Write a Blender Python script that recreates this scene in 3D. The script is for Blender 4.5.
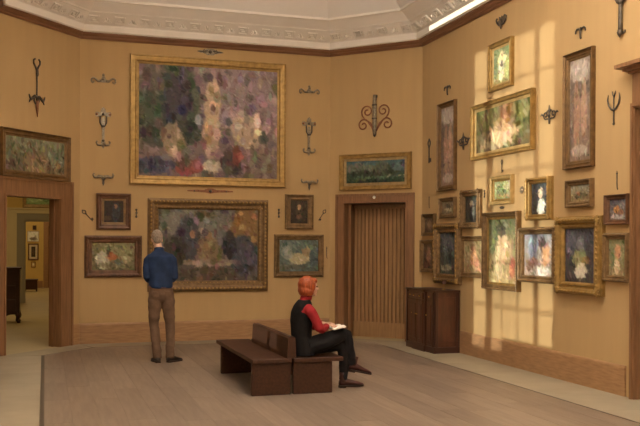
import bpy, math, random
import numpy as np
from mathutils import Matrix, Vector, noise

for o in list(bpy.data.objects): bpy.data.objects.remove(o, do_unlink=True)
S = bpy.context.scene
C = S.collection
PI = math.pi
sin, cos = math.sin, math.cos

# ------------------------------------------------------------------ camera
F_PX, YAW, HOR, ROLL, CAMZ = 867.2, 0.3072, 244.0, 0.00457, 1.6
cam = bpy.data.cameras.new('camera')
cam.sensor_fit = 'HORIZONTAL'; cam.sensor_width = 36.0
cam.lens = F_PX / 640 * 36.0
cam.shift_y = (HOR - 213.0) / 640.0
cam.clip_end = 200
camo = bpy.data.objects.new('camera', cam); C.objects.link(camo)
camo.matrix_world = (Matrix.Translation((0, 0, CAMZ)) @ Matrix.Rotation(-YAW, 4, 'Z')
                     @ Matrix.Rotation(PI/2, 4, 'X') @ Matrix.Rotation(ROLL, 4, 'Z'))
S.camera = camo

# ------------------------------------------------------------------ light and exposure
S.view_settings.view_transform = 'Standard'
S.view_settings.look = 'None'
S.view_settings.gamma = 1.0
S.view_settings.use_curve_mapping = False
S.view_settings.exposure = -0.07

W = bpy.data.worlds.new('sky'); S.world = W; W.use_nodes = True
bg = W.node_tree.nodes['Background']
bg.inputs[0].default_value = (1.0, 0.97, 0.88, 1); bg.inputs[1].default_value = 0.9

SUN_EL, SUN_AZ = math.radians(4.5), math.radians(2.4)
sun = bpy.data.lights.new('sun', 'SUN'); sun.energy = 3.0; sun.angle = math.radians(.8)
sun.color = (1.0, 0.96, 0.80)
suno = bpy.data.objects.new('sun', sun); C.objects.link(suno)
sund = Vector((cos(SUN_EL)*cos(SUN_AZ), -cos(SUN_EL)*sin(SUN_AZ), -sin(SUN_EL)))
suno.rotation_euler = sund.to_track_quat('-Z', 'Y').to_euler()
suno.location = (-12, 12, 4)

LIGHTCOL = (1.0, 0.89, 0.76)
def area(name, loc, sx, sy, power, col=LIGHTCOL):
    l = bpy.data.lights.new(name, 'AREA'); l.shape = 'RECTANGLE'; l.size = sx; l.size_y = sy
    l.energy = power; l.color = col
    o = bpy.data.objects.new(name, l); C.objects.link(o); o.location = loc
    return o
# luminaires added to brighten the ceiling, shining down and up (housings built further down)
CEIL = 5.37
CTOP = 6.3
ADDED_LUMS = [(2.6, 0.4, 4.9), (2.6, 3.7, 4.9), (2.6, 7.0, 4.9)]
for lx, ly, lz in ADDED_LUMS:
    area('added_luminaire_lamp', (lx, ly, lz-.045), 2.0, 2.0, 24)
    o_ = area('added_luminaire_uplight', (lx, ly, lz+.045), 2.0, 2.0, 325); o_.rotation_euler = (PI, 0, 0)
area('gallery_lamp', (-1.0, 19.5, 4.28), 1.6, 5.0, 62, (1.0, .78, .46))
area('gallery_lamp', (-1.0, 29.0, 4.28), 1.6, 4.0, 62, (1.0, .78, .46))

# ------------------------------------------------------------------ pixel rays
def ray(px, py):
    a = (px-320)/F_PX; b = (HOR-py)/F_PX
    c, s = cos(ROLL), sin(ROLL); a, b = a*c-b*s, a*s+b*c
    return Vector((sin(YAW)+a*cos(YAW), cos(YAW)-a*sin(YAW), b))
def on_floor(px, py, z=0.0):
    d = ray(px, py); t = (z-CAMZ)/d.z
    return Vector((d.x*t, d.y*t, z))

A = Vector((-0.67, 12.945)); B = Vector((0.522, 14.24)); Cc = Vector((4.69, 14.24)); D = Vector((5.871, 12.998))
XL, XR, YB, YREAR = -0.67, 5.871, 14.24, -4.0
class Wall:
    def __init__(s, p, q):
        s.p = p; s.u = (q-p).normalized(); s.L = (q-p).length
        s.n = Vector((s.u.y, -s.u.x)); s.rz = math.atan2(s.u.y, s.u.x)   # n points into the room
    def hit(s, px, py, off=0.0):
        d = ray(px, py); d2 = Vector((d.x, d.y))
        t = (s.n.dot(s.p)+off)/s.n.dot(d2)
        h = d2*t - s.p
        return h.dot(s.u), CAMZ+d.z*t
    def pt(s, u, off, z):
        q = s.p + s.u*u + s.n*off
        return Vector((q.x, q.y, z))
WL, WM, WC, WR = Wall(A, B), Wall(B, Cc), Wall(Cc, D), Wall(D, Vector((XR, YREAR)))
WLEFT = Wall(Vector((XL, YREAR)), A)

# ------------------------------------------------------------------ materials
def lin(c):
    return tuple(((v/255)/12.92 if v/255 <= .04045 else ((v/255+.055)/1.055)**2.4) for v in c)
def alb(c, k=1.0):
    l = lin(c)
    return tuple(min(.88, k*l[i]/(.65, .54, .44)[i]) for i in range(3))
def c4(c): return (c[0], c[1], c[2], 1)
MATS = {}
def mat(name, col, rough=.6, metal=0.0, spec=.5, var=.0, nscale=8.0, stretch=(1, 1, 1), col2=None, bump=0.0, bscale=60.0,
        bstretch=None, rnd=0.0, emit=None, estr=0.0, coords='Object', detail=4.0, coat=0.0):
    if name in MATS: return MATS[name]
    m = bpy.data.materials.new(name); m.use_nodes = True
    N = m.node_tree.nodes; K = m.node_tree.links; b = N['Principled BSDF']
    b.inputs['Roughness'].default_value = rough; b.inputs['Metallic'].default_value = metal
    b.inputs['Specular IOR Level'].default_value = spec
    if coat: b.inputs['Coat Weight'].default_value = coat; b.inputs['Coat Roughness'].default_value = .25
    tc = N.new('ShaderNodeTexCoord')
    def nz(scale, st, det=detail):
        mp = N.new('ShaderNodeMapping'); mp.inputs['Scale'].default_value = st
        K.new(tc.outputs[coords], mp.inputs[0])
        n = N.new('ShaderNodeTexNoise'); n.inputs['Scale'].default_value = scale; n.inputs['Detail'].default_value = det
        if rnd:
            oi = N.new('ShaderNodeObjectInfo'); vm = N.new('ShaderNodeVectorMath'); vm.operation = 'ADD'
            mu = N.new('ShaderNodeMath'); mu.operation = 'MULTIPLY'; mu.inputs[1].default_value = 37.0
            K.new(oi.outputs['Random'], mu.inputs[0]); K.new(mp.outputs[0], vm.inputs[0]); K.new(mu.outputs[0], vm.inputs[1])
            K.new(vm.outputs[0], n.inputs['Vector'])
        else: K.new(mp.outputs[0], n.inputs['Vector'])
        return n
    src = None
    if var or col2:
        n = nz(nscale, stretch)
        r = N.new('ShaderNodeValToRGB'); r.color_ramp.elements[0].position = .32; r.color_ramp.elements[1].position = .68
        lo = tuple(v*(1-var) for v in col); hi = col2 if col2 else tuple(min(.92, v*(1+var)) for v in col)
        r.color_ramp.elements[0].color = c4(lo); r.color_ramp.elements[1].color = c4(hi)
        K.new(n.outputs[0], r.inputs[0]); src = r.outputs[0]
    if rnd:
        oi = N.new('ShaderNodeObjectInfo'); mr = N.new('ShaderNodeMapRange')
        mr.inputs[3].default_value = 1-rnd; mr.inputs[4].default_value = 1+rnd
        K.new(oi.outputs['Random'], mr.inputs[0])
        mx = N.new('ShaderNodeMix'); mx.data_type = 'RGBA'; mx.blend_type = 'MULTIPLY'; mx.inputs[0].default_value = 1
        if src: K.new(src, mx.inputs[6])
        else: mx.inputs[6].default_value = c4(col)
        K.new(mr.outputs[0], mx.inputs[7]); src = mx.outputs[2]
    if src: K.new(src, b.inputs['Base Color'])
    else: b.inputs['Base Color'].default_value = c4(col)
    if bump:
        n = nz(bscale, bstretch or stretch, 3.0)
        bp = N.new('ShaderNodeBump'); bp.inputs['Strength'].default_value = bump; bp.inputs['Distance'].default_value = .01
        K.new(n.outputs[0], bp.inputs['Height']); K.new(bp.outputs[0], b.inputs['Normal'])
    if emit:
        b.inputs['Emission Color'].default_value = c4(emit); b.inputs['Emission Strength'].default_value = estr
    MATS[name] = m
    return m

M_WALL = mat('burlap wall', (.505, .345, .168), .92, spec=.12, var=.025, nscale=2.2, stretch=(4, 4, .35), bump=.25, bscale=240)
M_WALL2 = mat('yellow gallery wall', (.70, .50, .17), .92, spec=.1, var=.04, nscale=3)
M_CREAM = mat('cream gallery paint', (.72, .62, .36), .6, spec=.3)
M_GREYJ = mat('grey painted jamb', (.34, .31, .22), .6, spec=.3)
M_PLAST = mat('white plaster', (.87, .82, .76), .8, spec=.2, var=.03, nscale=3)
M_CEIL = mat('ceiling plaster', (.87, .83, .79), .9, spec=.1, var=.02, nscale=1)
M_RAIL = mat('stained picture rail', (.23, .112, .058), .45, spec=.4, var=.18, nscale=3, stretch=(1, 1, 8))
M_OAK = mat('oak trim', (.36, .205, .10), .45, spec=.4, var=.16, nscale=5, stretch=(1.2, 1.2, 9), bump=.06, bscale=30)
M_OAKD = mat('door casing oak', (.24, .122, .056), .42, spec=.4, var=.18, nscale=6, stretch=(6, 6, .5))
M_SLAT = mat('slatted oak', (.33, .19, .085), .5, spec=.35, var=.16, nscale=6, stretch=(6, 6, .5), rnd=.10)
M_SLATB = mat('slat backing', (.25, .135, .06), .6, spec=.3, var=.1, nscale=6, stretch=(6, 6, .5))
M_PLANK = mat('floor plank', (.235, .182, .140), .36, spec=.45, var=.13, nscale=3.0, stretch=(9, .7, 1), bump=.05, bscale=20, bstretch=(10, .6, 1), rnd=.13)
M_SUBF = mat('floor joint', (.20, .155, .12), .7)
M_SLAB = mat('limestone border', (.35, .30, .215), .5, spec=.35, var=.07, nscale=2.5, rnd=.05)
M_STRIP = mat('dark border strip', (.06, .045, .035), .4)
M_TANF = mat('tan gallery floor', (.42, .33, .16), .45, var=.06, nscale=2)
M_BENCH = mat('dark bench wood', (.046, .018, .009), .5, spec=.3, var=.3, nscale=5, stretch=(7, .7, 7), bump=.04, bscale=30)
M_MAHOG = mat('mahogany', (.080, .029, .015), .30, spec=.5, var=.35, nscale=4, stretch=(4, 4, .8), coat=.3)
M_MAHOGD = mat('dark mahogany', (.05, .018, .011), .35, spec=.5, var=.2, nscale=4)
M_IRON = mat('wrought iron', (.10, .08, .06), .5, metal=.4, var=.3, nscale=30)
M_IRONG = mat('grey iron', (.26, .215, .15), .45, metal=.45, var=.35, nscale=40)
M_IRONR = mat('rusted iron', (.27, .115, .055), .6, metal=.25, var=.3, nscale=40)
M_BRASS = mat('aged brass', (.50, .33, .12), .35, metal=.8)
M_SENSOR = mat('white sensor plastic', (.8, .76, .68), .4)
M_LED = mat('lit strip', (.9, .85, .7), .5, emit=(1, .90, .66), estr=1.25)
M_ADDPANE = mat('added luminaire pane', (.9, .88, .8), .5, emit=(1, .86, .66), estr=1.5)  # glowing panes of the added luminaires
M_WPAINT = mat('window paint', (.62, .57, .50), .5)
GOLD = {
 'gold': mat('gilt frame', (.33, .205, .062), .42, metal=.45, spec=.5, var=.22, nscale=14, bump=.08, bscale=60),
 'bright': mat('bright gilt frame', (.46, .32, .13), .45, metal=.30, var=.15, nscale=14, bump=.08, bscale=50),
 'dark': mat('dark gilt frame', (.155, .085, .030), .45, metal=.35, var=.25, nscale=14, bump=.1, bscale=50),
 'aged': mat('aged gilt frame', (.20, .122, .052), .45, metal=.35, var=.28, nscale=16, bump=.12, bscale=45),
 'brown': mat('brown wood frame', (.125, .056, .026), .45, var=.3, nscale=12),
 'liner': mat('gilt liner', (.34, .24, .11), .5, metal=.2, var=.2, nscale=20),
 'pale': mat('pale liner', (.62, .52, .36), .6, var=.1, nscale=20),
}
def canvas_mat():
    m = bpy.data.materials.new('oil paint on canvas'); m.use_nodes = True
    N = m.node_tree.nodes; K = m.node_tree.links; b = N['Principled BSDF']
    a = N.new('ShaderNodeVertexColor'); a.layer_name = 'paint'
    tc = N.new('ShaderNodeTexCoord'); n = N.new('ShaderNodeTexNoise'); n.inputs['Scale'].default_value = 45; n.inputs['Detail'].default_value = 3
    K.new(tc.outputs['Object'], n.inputs['Vector'])
    mr = N.new('ShaderNodeMapRange'); mr.inputs[1].default_value = .3; mr.inputs[2].default_value = .7
    mr.inputs[3].default_value = .90; mr.inputs[4].default_value = 1.08; K.new(n.outputs[0], mr.inputs[0])
    mx = N.new('ShaderNodeMix'); mx.data_type = 'RGBA'; mx.blend_type = 'MULTIPLY'; mx.inputs[0].default_value = 1
    K.new(a.outputs[0], mx.inputs[6]); K.new(mr.outputs[0], mx.inputs[7]); K.new(mx.outputs[2], b.inputs['Base Color'])
    bp = N.new('ShaderNodeBump'); bp.inputs['Strength'].default_value = .15; bp.inputs['Distance'].default_value = .004
    K.new(n.outputs[0], bp.inputs['Height']); K.new(bp.outputs[0], b.inputs['Normal'])
    b.inputs['Roughness'].default_value = .55; b.inputs['Specular IOR Level'].default_value = .25
    return m
M_CANVAS = canvas_mat()
def glass_mat():
    m = bpy.data.materials.new('window glass'); m.use_nodes = True
    N = m.node_tree.nodes; K = m.node_tree.links; N.remove(N['Principled BSDF'])
    t = N.new('ShaderNodeBsdfTransparent'); g = N.new('ShaderNodeBsdfGlossy'); g.inputs['Roughness'].default_value = .02
    mx = N.new('ShaderNodeMixShader'); mx.inputs[0].default_value = .06
    K.new(t.outputs[0], mx.inputs[1]); K.new(g.outputs[0], mx.inputs[2]); K.new(mx.outputs[0], N['Material Output'].inputs[0])
    return m
M_GLASS = glass_mat()

# ------------------------------------------------------------------ mesh building
class MB:
    def __init__(s): s.v = []; s.f = []
    def add(s, v, f):
        o = len(s.v); s.v += [tuple(p) for p in v]; s.f += [tuple(i+o for i in q) for q in f]; return s
    def box(s, x0, x1, y0, y1, z0, z1):
        v = [(x, y, z) for x in (x0, x1) for y in (y0, y1) for z in (z0, z1)]
        return s.add(v, [(0,1,3,2), (4,6,7,5), (0,4,5,1), (2,3,7,6), (0,2,6,4), (1,5,7,3)])
    def bbox(s, x0, x1, y0, y1, z0, z1, b=.004):
        # box with chamfered edges
        v = []; 
        for sx, xo, xi in ((0, x0, x0+b), (1, x1, x1-b)):
            for sy, yo, yi in ((0, y0, y0+b), (1, y1, y1-b)):
                for sz, zo, zi in ((0, z0, z0+b), (1, z1, z1-b)):
                    v += [(xo, yi, zi), (xi, yo, zi), (xi, yi, zo)]
        I = lambda sx, sy, sz, k: (sx*4+sy*2+sz)*3+k
        f = []
        f += [(I(0,0,0,0), I(0,0,1,0), I(0,1,1,0), I(0,1,0,0)), (I(1,0,0,0), I(1,1,0,0), I(1,1,1,0), I(1,0,1,0))]
        f += [(I(0,0,0,1), I(1,0,0,1), I(1,0,1,1), I(0,0,1,1)), (I(0,1,0,1), I(0,1,1,1), I(1,1,1,1), I(1,1,0,1))]
        f += [(I(0,0,0,2), I(0,1,0,2), I(1,1,0,2), I(1,0,0,2)), (I(0,0,1,2), I(1,0,1,2), I(1,1,1,2), I(0,1,1,2))]
        for sy in (0, 1):
            for sz in (0, 1): f.append((I(0,sy,sz,1), I(1,sy,sz,1), I(1,sy,sz,2), I(0,sy,sz,2)))
        for sx in (0, 1):
            for sz in (0, 1): f.append((I(sx,0,sz,0), I(sx,1,sz,0), I(sx,1,sz,2), I(sx,0,sz,2)))
        for sx in (0, 1):
            for sy in (0, 1): f.append((I(sx,sy,0,0), I(sx,sy,1,0), I(sx,sy,1,1), I(sx,sy,0,1)))
        for sx in (0, 1):
            for sy in (0, 1):
                for sz in (0, 1): f.append((I(sx,sy,sz,0), I(sx,sy,sz,1), I(sx,sy,sz,2)))
        return s.add(v, f)
    def prism(s, poly, z0, z1):
        n = len(poly)
        v = [(p[0], p[1], z0) for p in poly]+[(p[0], p[1], z1) for p in poly]
        f = [tuple(range(n))[::-1], tuple(range(n, 2*n))]+[(i, (i+1) % n, n+(i+1) % n, n+i) for i in range(n)]
        return s.add(v, f)
    def rings(s, R, caps=True):
        n = len(R[0]); v = [p for r in R for p in r]; f = []
        for k in range(len(R)-1):
            for i in range(n): f.append((k*n+i, k*n+(i+1) % n, (k+1)*n+(i+1) % n, (k+1)*n+i))
        if caps: f += [tuple(range(n))[::-1], tuple(range((len(R)-1)*n, len(R)*n))]
        return s.add(v, f)
    def tube(s, pts, rad, seg=8, flat=1.0, up=None):
        pts = [Vector(p) for p in pts]; n = len(pts)
        if not hasattr(rad, '__len__'): rad = [rad]*n
        R = []; pu = None
        for i, p in enumerate(pts):
            t = (pts[min(i+1, n-1)]-pts[max(i-1, 0)]).normalized()
            if pu is None:
                ref = Vector(up) if up else (Vector((0, 1, 0)) if abs(t.y) < .9 else Vector((1, 0, 0)))
            else: ref = pu
            u = (ref-t*ref.dot(t))
            if u.length < 1e-6: u = t.orthogonal()
            u.normalize(); w = t.cross(u); pu = u
            R.append([p+u*(cos(2*PI*k/seg)*rad[i]*flat)+w*(sin(2*PI*k/seg)*rad[i]) for k in range(seg)])
        return s.rings(R)
    def ball(s, c, rx, ry=None, rz=None, seg=10, rg=7):
        ry = ry or rx; rz = rz or rx; R = []
        for j in range(rg+1):
            a = -PI/2+PI*j/rg; q = max(cos(a), .02)
            R.append([(c[0]+rx*q*cos(2*PI*k/seg), c[1]+ry*q*sin(2*PI*k/seg), c[2]+rz*sin(a)) for k in range(seg)])
        return s.rings(R)
    def lathe(s, c, prof, seg=16):
        return s.rings([[(c[0]+r*cos(2*PI*k/seg), c[1]+r*sin(2*PI*k/seg), c[2]+z) for k in range(seg)] for r, z in prof])
    def mesh(s, name, smooth=False):
        m = bpy.data.meshes.new(name); m.from_pydata(s.v, [], s.f)
        import bmesh
        bm = bmesh.new(); bm.from_mesh(m); bmesh.ops.recalc_face_normals(bm, faces=bm.faces[:]); bm.to_mesh(m); bm.free()
        if smooth: m.polygons.foreach_set('use_smooth', [True]*len(m.polygons))
        m.update(); return m
    def obj(s, name, m, parent=None, smooth=False, label=None):
        return put(name, s.mesh(name, smooth), m, parent, label)
def put(name, me, m, parent=None, label=None):
    o = bpy.data.objects.new(name, me); C.objects.link(o)
    if m and not me.materials: me.materials.append(m)
    if parent: o.parent = parent
    if label: o['label'] = label
    return o
def tag(o, label, cat, group=None):
    o['label'] = label; o['category'] = cat
    if group: o['group'] = group
    return o
def struct(o): o['kind'] = 'structure'; return o
def thing(name, label, cat, loc=(0, 0, 0), rz=0, group=None):
    o = bpy.data.objects.new(name, None); C.objects.link(o); o.empty_display_size = .1
    o.location = loc; o.rotation_euler = (0, 0, rz)
    return tag(o, label, cat, group)
def sweep(path, prof, closed=False):
    """sweep profile (n into room, z) along plan path with mitred corners; room on the right-hand side of travel"""
    n = len(path); R = []
    for i, p in enumerate(path):
        d0 = (p-path[i-1]).normalized() if i > 0 else (path[1]-p).normalized()
        d1 = (path[i+1]-p).normalized() if i < n-1 else d0
        n0 = Vector((d0.y, -d0.x)); n1 = Vector((d1.y, -d1.x)); m = n0+n1; m = m/(m.dot(n0))
        R.append([(p.x+m.x*a, p.y+m.y*a, z) for a, z in prof])
    return MB().rings(R)

# ------------------------------------------------------------------ the room
TH = .40
def wall_boxes(w, openings, z1, t=TH, u0=None, u1=None):
    """wall slab in wall coordinates with rectangular openings (u0,u1,z0,z1)"""
    m = MB(); a = 0 if u0 is None else u0; e = w.L if u1 is None else u1
    def seg(p, q, za, zb):
        if q-p < 1e-4 or zb-za < 1e-4: return
        m.prism([w.pt(p, 0, 0), w.pt(q, 0, 0), w.pt(q, -t, 0), w.pt(p, -t, 0)], za, zb)
    cur = a
    for (p, q, za, zb) in sorted(openings):
        seg(cur, p, 0, z1); seg(p, q, 0, za); seg(p, q, zb, z1); cur = q
    seg(cur, e, 0, z1)
    return m
H = CEIL+.15
# door openings in wall coordinates from the photograph
dl0 = WL.hit(4.2, 260)[0]; dl1 = WL.hit(59.8, 260)[0]; dlz = WL.hit(40, 197)[1]
dc0 = WC.hit(343.5, 260)[0]; dc1 = WC.hit(406.5, 260)[0]; dcz = WC.hit(375, 202)[1]
dr0 = WR.hit(637.0, 250)[0]; dr1 = dr0+1.5; drz = WR.hit(638, 107)[1]
struct(wall_boxes(WM, [], H, u0=-.17, u1=WM.L+.17).obj('wall_back', M_WALL))
THL = .20
struct(wall_boxes(WL, [(dl0, dl1, 0, dlz)], H, THL).obj('wall_back_left', M_WALL))
struct(wall_boxes(WC, [(dc0, dc1, 0, dcz)], H).obj('wall_back_right', M_WALL))
struct(wall_boxes(WR, [(dr0, dr1, 0, drz)], H, u0=-.17).obj('wall_right', M_WALL))
# left wall with three tall windows; the patch of sun on the right wall tells where the first one is
def patchY(px): return WR.pt(WR.hit(px, 250)[0], 0, 0).y
WX = XL-.12
SH = (XR-WX)*math.tan(SUN_AZ); DZ = (XR-WX)*math.tan(SUN_EL)/cos(SUN_AZ)
ptop = WR.hit(545, 19)[1]; pbot = .16
wy0, wy1 = patchY(553)+SH, patchY(474)+SH
muns = [patchY(p)+SH for p in (502, 517.5)]
posts = [(patchY(492.5)+SH, patchY(486)+SH), (patchY(538.5)+SH, patchY(533.5)+SH)]
wz0, wz1 = pbot+DZ, ptop+DZ
woff = [0, -4.4, -8.8]
ops = [(wy0+k-YREAR-.05, wy1+k-YREAR+.05, wz0-.05, wz1+.05) for k in woff]
struct(wall_boxes(WLEFT, ops, H, u1=WLEFT.L+.17).obj('wall_left', M_WALL))
struct(MB().box(XL-TH, XR+TH, YREAR-TH, YREAR, 0, CTOP+.1).obj('wall_rear', M_WALL))
zs = [wz0+(wz1-wz0)*k/7 for k in range(1, 7)]
for n, k in enumerate(woff):
    m = MB(); y0, y1 = wy0+k, wy1+k; x0, x1 = WX-.04, WX+.04
    m.box(x0, x1, y0-.05, y0, wz0-.05, wz1+.05); m.box(x0, x1, y1, y1+.05, wz0-.05, wz1+.05)
    m.box(x0, x1, y0, y1, wz0-.05, wz0); m.box(x0, x1, y0, y1, wz1, wz1+.05)
    for a, b in posts: m.box(x0, x1, min(a, b)+k, max(a, b)+k, wz0, wz1)
    w = struct(m.obj('window_%d' % (n+1), M_WPAINT))
    for y in muns: MB().box(WX-.02, WX+.02, y+k-.014, y+k+.014, wz0, wz1).obj('muntin', M_WPAINT, w)
    for z in zs: MB().box(WX-.018, WX+.018, y0, y1, z-.017, z+.017).obj('glazing_bar', M_WPAINT, w)
    ys = sorted([y0, y1]+[v+k for p in posts for v in p]+[v+k for v in muns])
    cells = [(ys[0], ys[1]), (ys[2], ys[3]), (ys[3], ys[4]), (ys[4], ys[5]), (ys[6], ys[7])]
    zz = [wz0]+zs+[wz1]
    for a, b in cells:
        for q in range(7): MB().box(WX-.003, WX+.003, a, b, zz[q], zz[q+1]).obj('pane', M_GLASS, w)
    MB().box(XL-.02, XL+.10, y0-.12, y1+.12, wz0-.09, wz0-.05).obj('window_sill', M_OAK, w)

struct(MB().box(XL, XR, YREAR-TH, YB, CTOP, CTOP+.1).obj('ceiling', M_CEIL))
for n, (lx, ly, LZ) in enumerate(ADDED_LUMS):  # housings for the luminaires added to light the room
    t = thing('added_ceiling_light', 'added square white luminaire hung from thin rods, %s' % ('nearest the rear wall', 'in the middle of the room', 'nearest the centre wall')[n], 'light', (lx, ly, LZ), 0, 'luminaires added over the room')
    m = MB(); a = 1.05
    for q in (-1, 1):
        m.box(-a, a, q*a-.02, q*a+.02, -.05, .05); m.box(q*a-.02, q*a+.02, -a+.02, a-.02, -.05, .05)
    m.obj('frame', M_PLAST, t)
    MB().box(-a+.02, a-.02, -a+.02, a-.02, -.03, -.02).obj('diffuser', M_ADDPANE, t); MB().box(-a+.02, a-.02, -a+.02, a-.02, .02, .03).obj('upper_diffuser', M_ADDPANE, t)
    for x in (-.9, .9):
        for y in (-.9, .9): MB().tube([(x, y, .03), (x, y, CTOP-LZ)], .006, 6).obj('rod', M_IRONG, t)

# trims: picture rail, cornice, baseboards
PATH = [Vector((XL, YREAR)), A, B, Cc, D, Vector((XR, YREAR))]
rail = [(0, 4.834), (.025, 4.834), (.04, 4.85), (.045, 4.868), (.065, 4.872), (.085, 4.895), (.105, 4.905), (.105, 4.925), (0, 4.925)]
struct(sweep(PATH, rail).obj('trim_1', M_RAIL))
corn = [(0, 4.926), (.118, 4.926), (.135, 4.94), (.135, 5.022), (.112, 5.03), (.112, 5.048), (.28, 5.195), (.305, 5.195), (.315, 5.215),
        (.455, 5.325), (.485, 5.33), (.485, CEIL-.002), (0, CEIL-.002)]
cornice = struct(sweep(PATH, corn).obj('trim_2', M_PLAST))
# coved ceiling shape added to catch the uplight, rising from the cornice
vp = [(.47, CEIL-.005), (.80, 5.70), (1.15, 5.97), (1.5, 6.18), (1.9, CTOP+.005)]
struct(sweep(PATH, vp+[(a_-.03, z_+.06) for a_, z_ in vp[::-1]]).obj('added_ceiling_cove', M_CEIL))
# relief ornaments of the frieze, alternating palmettes and key scrolls
def palmette():
    m = MB()
    for k, a in enumerate((-70, -36, 0, 36, 70)):
        r = .085 if k == 2 else .075 if k in (1, 3) else .06
        q = math.radians(a); ex, ey = sin(q)*r, cos(q)*r
        px_, py_ = cos(q)*.014, -sin(q)*.014
        m.add([(0, -.045, 0), (ex*.62+px_, ey*.62+py_-.045, 0), (ex, ey-.045, 0), (ex*.62-px_, ey*.62-py_-.045, 0), (ex*.62, ey*.62-.045, .03)],
              [(0, 1, 4), (1, 2, 4), (2, 3, 4), (3, 0, 4)])
    for q in (-1, 1): m.tube([(0, -.062, .004), (q*.03, -.066, .006), (q*.058, -.058, .006), (q*.068, -.042, .005)], .008, 5)
    return m.mesh('palmette')
def keyscroll():
    m = MB(); h = .026
    def bar(x0, x1, y0, y1): m.box(x0, x1, y0, y1, -.002, h)
    bar(-.085, .05, .048, .066); bar(.034, .05, -.03, .048); bar(-.04, .034, -.03, -.014); bar(-.04, -.024, -.014, .022); bar(-.024, .01, .008, .022)
    bar(-.085, -.069, -.066, .048); bar(-.069, .085, -.066, -.05); bar(.069, .085, -.05, .066)
    return m.mesh('key_scroll')
PALM, KEYS = palmette(), keyscroll()
for m_ in (PALM, KEYS): m_.materials.append(M_PLAST)
fd = Vector((.168, .147)).normalized()
def frieze(w, ua, ub):
    n = int((ub-ua)/.19); st = (ub-ua)/n
    for i in range(n):
        u = ua+(i+.5)*st
        p = w.pt(u, .112+.084, 5.048+.0735)
        ux = Vector((w.u.x, w.u.y, 0)); uy = Vector((w.n.x*fd.x, w.n.y*fd.x, fd.y)); uz = ux.cross(uy)
        o = put('frieze_palmette' if i % 2 else 'frieze_key', PALM if i % 2 else KEYS, None, cornice)
        o.matrix_world = Matrix(((ux.x, uy.x, uz.x, p.x), (ux.y, uy.y, uz.y, p.y), (ux.z, uy.z, uz.z, p.z), (0, 0, 0, 1)))
frieze(WL, .12, WL.L-.1); frieze(WM, .1, WM.L-.1); frieze(WC, .1, WC.L-.1); frieze(WR, .1, 4.6)

BH = WR.hit(620, 364.5)[1]
base = [(0, 0), (.022, 0), (.022, BH-.03), (.016, BH-.012), (.006, BH), (0, BH)]
def bb(name, w, u0, u1):
    struct(sweep([w.pt(u0, 0, 0).xy, w.pt(u1, 0, 0).xy], base).obj(name, M_OAK))
bb('baseboard_back', WM, .004, WM.L-.004)
bb('baseboard_right', WR, .004, dr0-.165)
bb('baseboard_left', WLEFT, 0, WLEFT.L-.01)
csl = dl1+.185
if WL.L-csl > .03: bb('baseboard_back_left', WL, csl, WL.L-.01)

# ------------------------------------------------------------------ floor
floor = struct(MB().box(XL-TH, XR+TH, YREAR-TH, YB+TH+.3, -.2, -.012).obj('floor', M_SUBF))
BO = .50
fx0 = (on_floor(47, 356.4).x+on_floor(40, 426).x)/2; fx1 = (on_floor(400, 349).x+on_floor(632, 424).x)/2
fy1 = (on_floor(131, 347).y+on_floor(217, 343).y)/2
# inner field outline: clipped corners parallel to the corner walls
def lineoff(w, off): q = w.p+w.n*off; return q, w.u
lq, lu = lineoff(WL, .50); cq, cu = lineoff(WC, .42)
def y_left(x): return lq.y+(x-lq.x)*lu.y/lu.x
def y_right(x): return cq.y+(x-cq.x)*cu.y/cu.x
def ymax(x): return min(fy1, y_left(x), y_right(x))
rnd = random.Random(7)
PW = .245; nrow = round((fx1-fx0)/PW); PW = (fx1-fx0)/nrow
GAP = .0009
nplank = 0
for r in range(nrow):
    xa, xb = fx0+r*PW+GAP, fx0+(r+1)*PW-GAP
    y = YREAR+.02; first = True
    while True:
        L = (rnd.uniform(1.1, 2.3) if y > 5.0 else rnd.uniform(3.2, 4.8))
        e0, e1 = ymax(xa), ymax(xb); top = max(e0, e1)
        ye = y+L
        if ye > top-.35: ye = 99
        ya_, yb_ = min(ye, e0), min(ye, e1)
        if ye < 90 and (ya_ < ye or yb_ < ye): ye = 99; ya_, yb_ = e0, e1
        poly = [(xa, y+GAP), (xb, y+GAP), (xb, yb_-GAP), (xa, ya_-GAP)]
        # kink inside a board where the outline turns
        cx_, cy_ = (xa+xb)/2, (y+min(ya_, yb_))/2
        pl = [(p[0]-cx_, p[1]-cy_) for p in poly]
        o = MB().prism(pl, -.011, 0).obj('floor_plank', M_PLANK, floor); o.location = (cx_, cy_, rnd.uniform(-.0006, 0))
        nplank += 1
        if ye > 90: break
        y = ye
# dark strip round the field
def xl_at(y): return lq.x+(y-lq.y)*lu.x/lu.y
def xr_at(y): return cq.x+(y-cq.y)*cu.x/cu.y
kl = (fx0, y_left(fx0)); k2 = (xl_at(fy1), fy1); k3 = (xr_at(fy1), fy1); k4 = (fx1, y_right(fx1))
fieldp = [Vector((fx0, YREAR+.02)), Vector(kl), Vector(k2), Vector(k3), Vector(k4), Vector((fx1, YREAR+.02))]
for i, nm in ((0, .042), (1, .012), (2, .012), (3, .012), (4, .02)):
    sweep([fieldp[i], fieldp[i+1]], [(-nm, -.011), (0, -.011), (0, .001), (-nm, .001)]).obj('border_strip', M_STRIP, floor)
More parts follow.
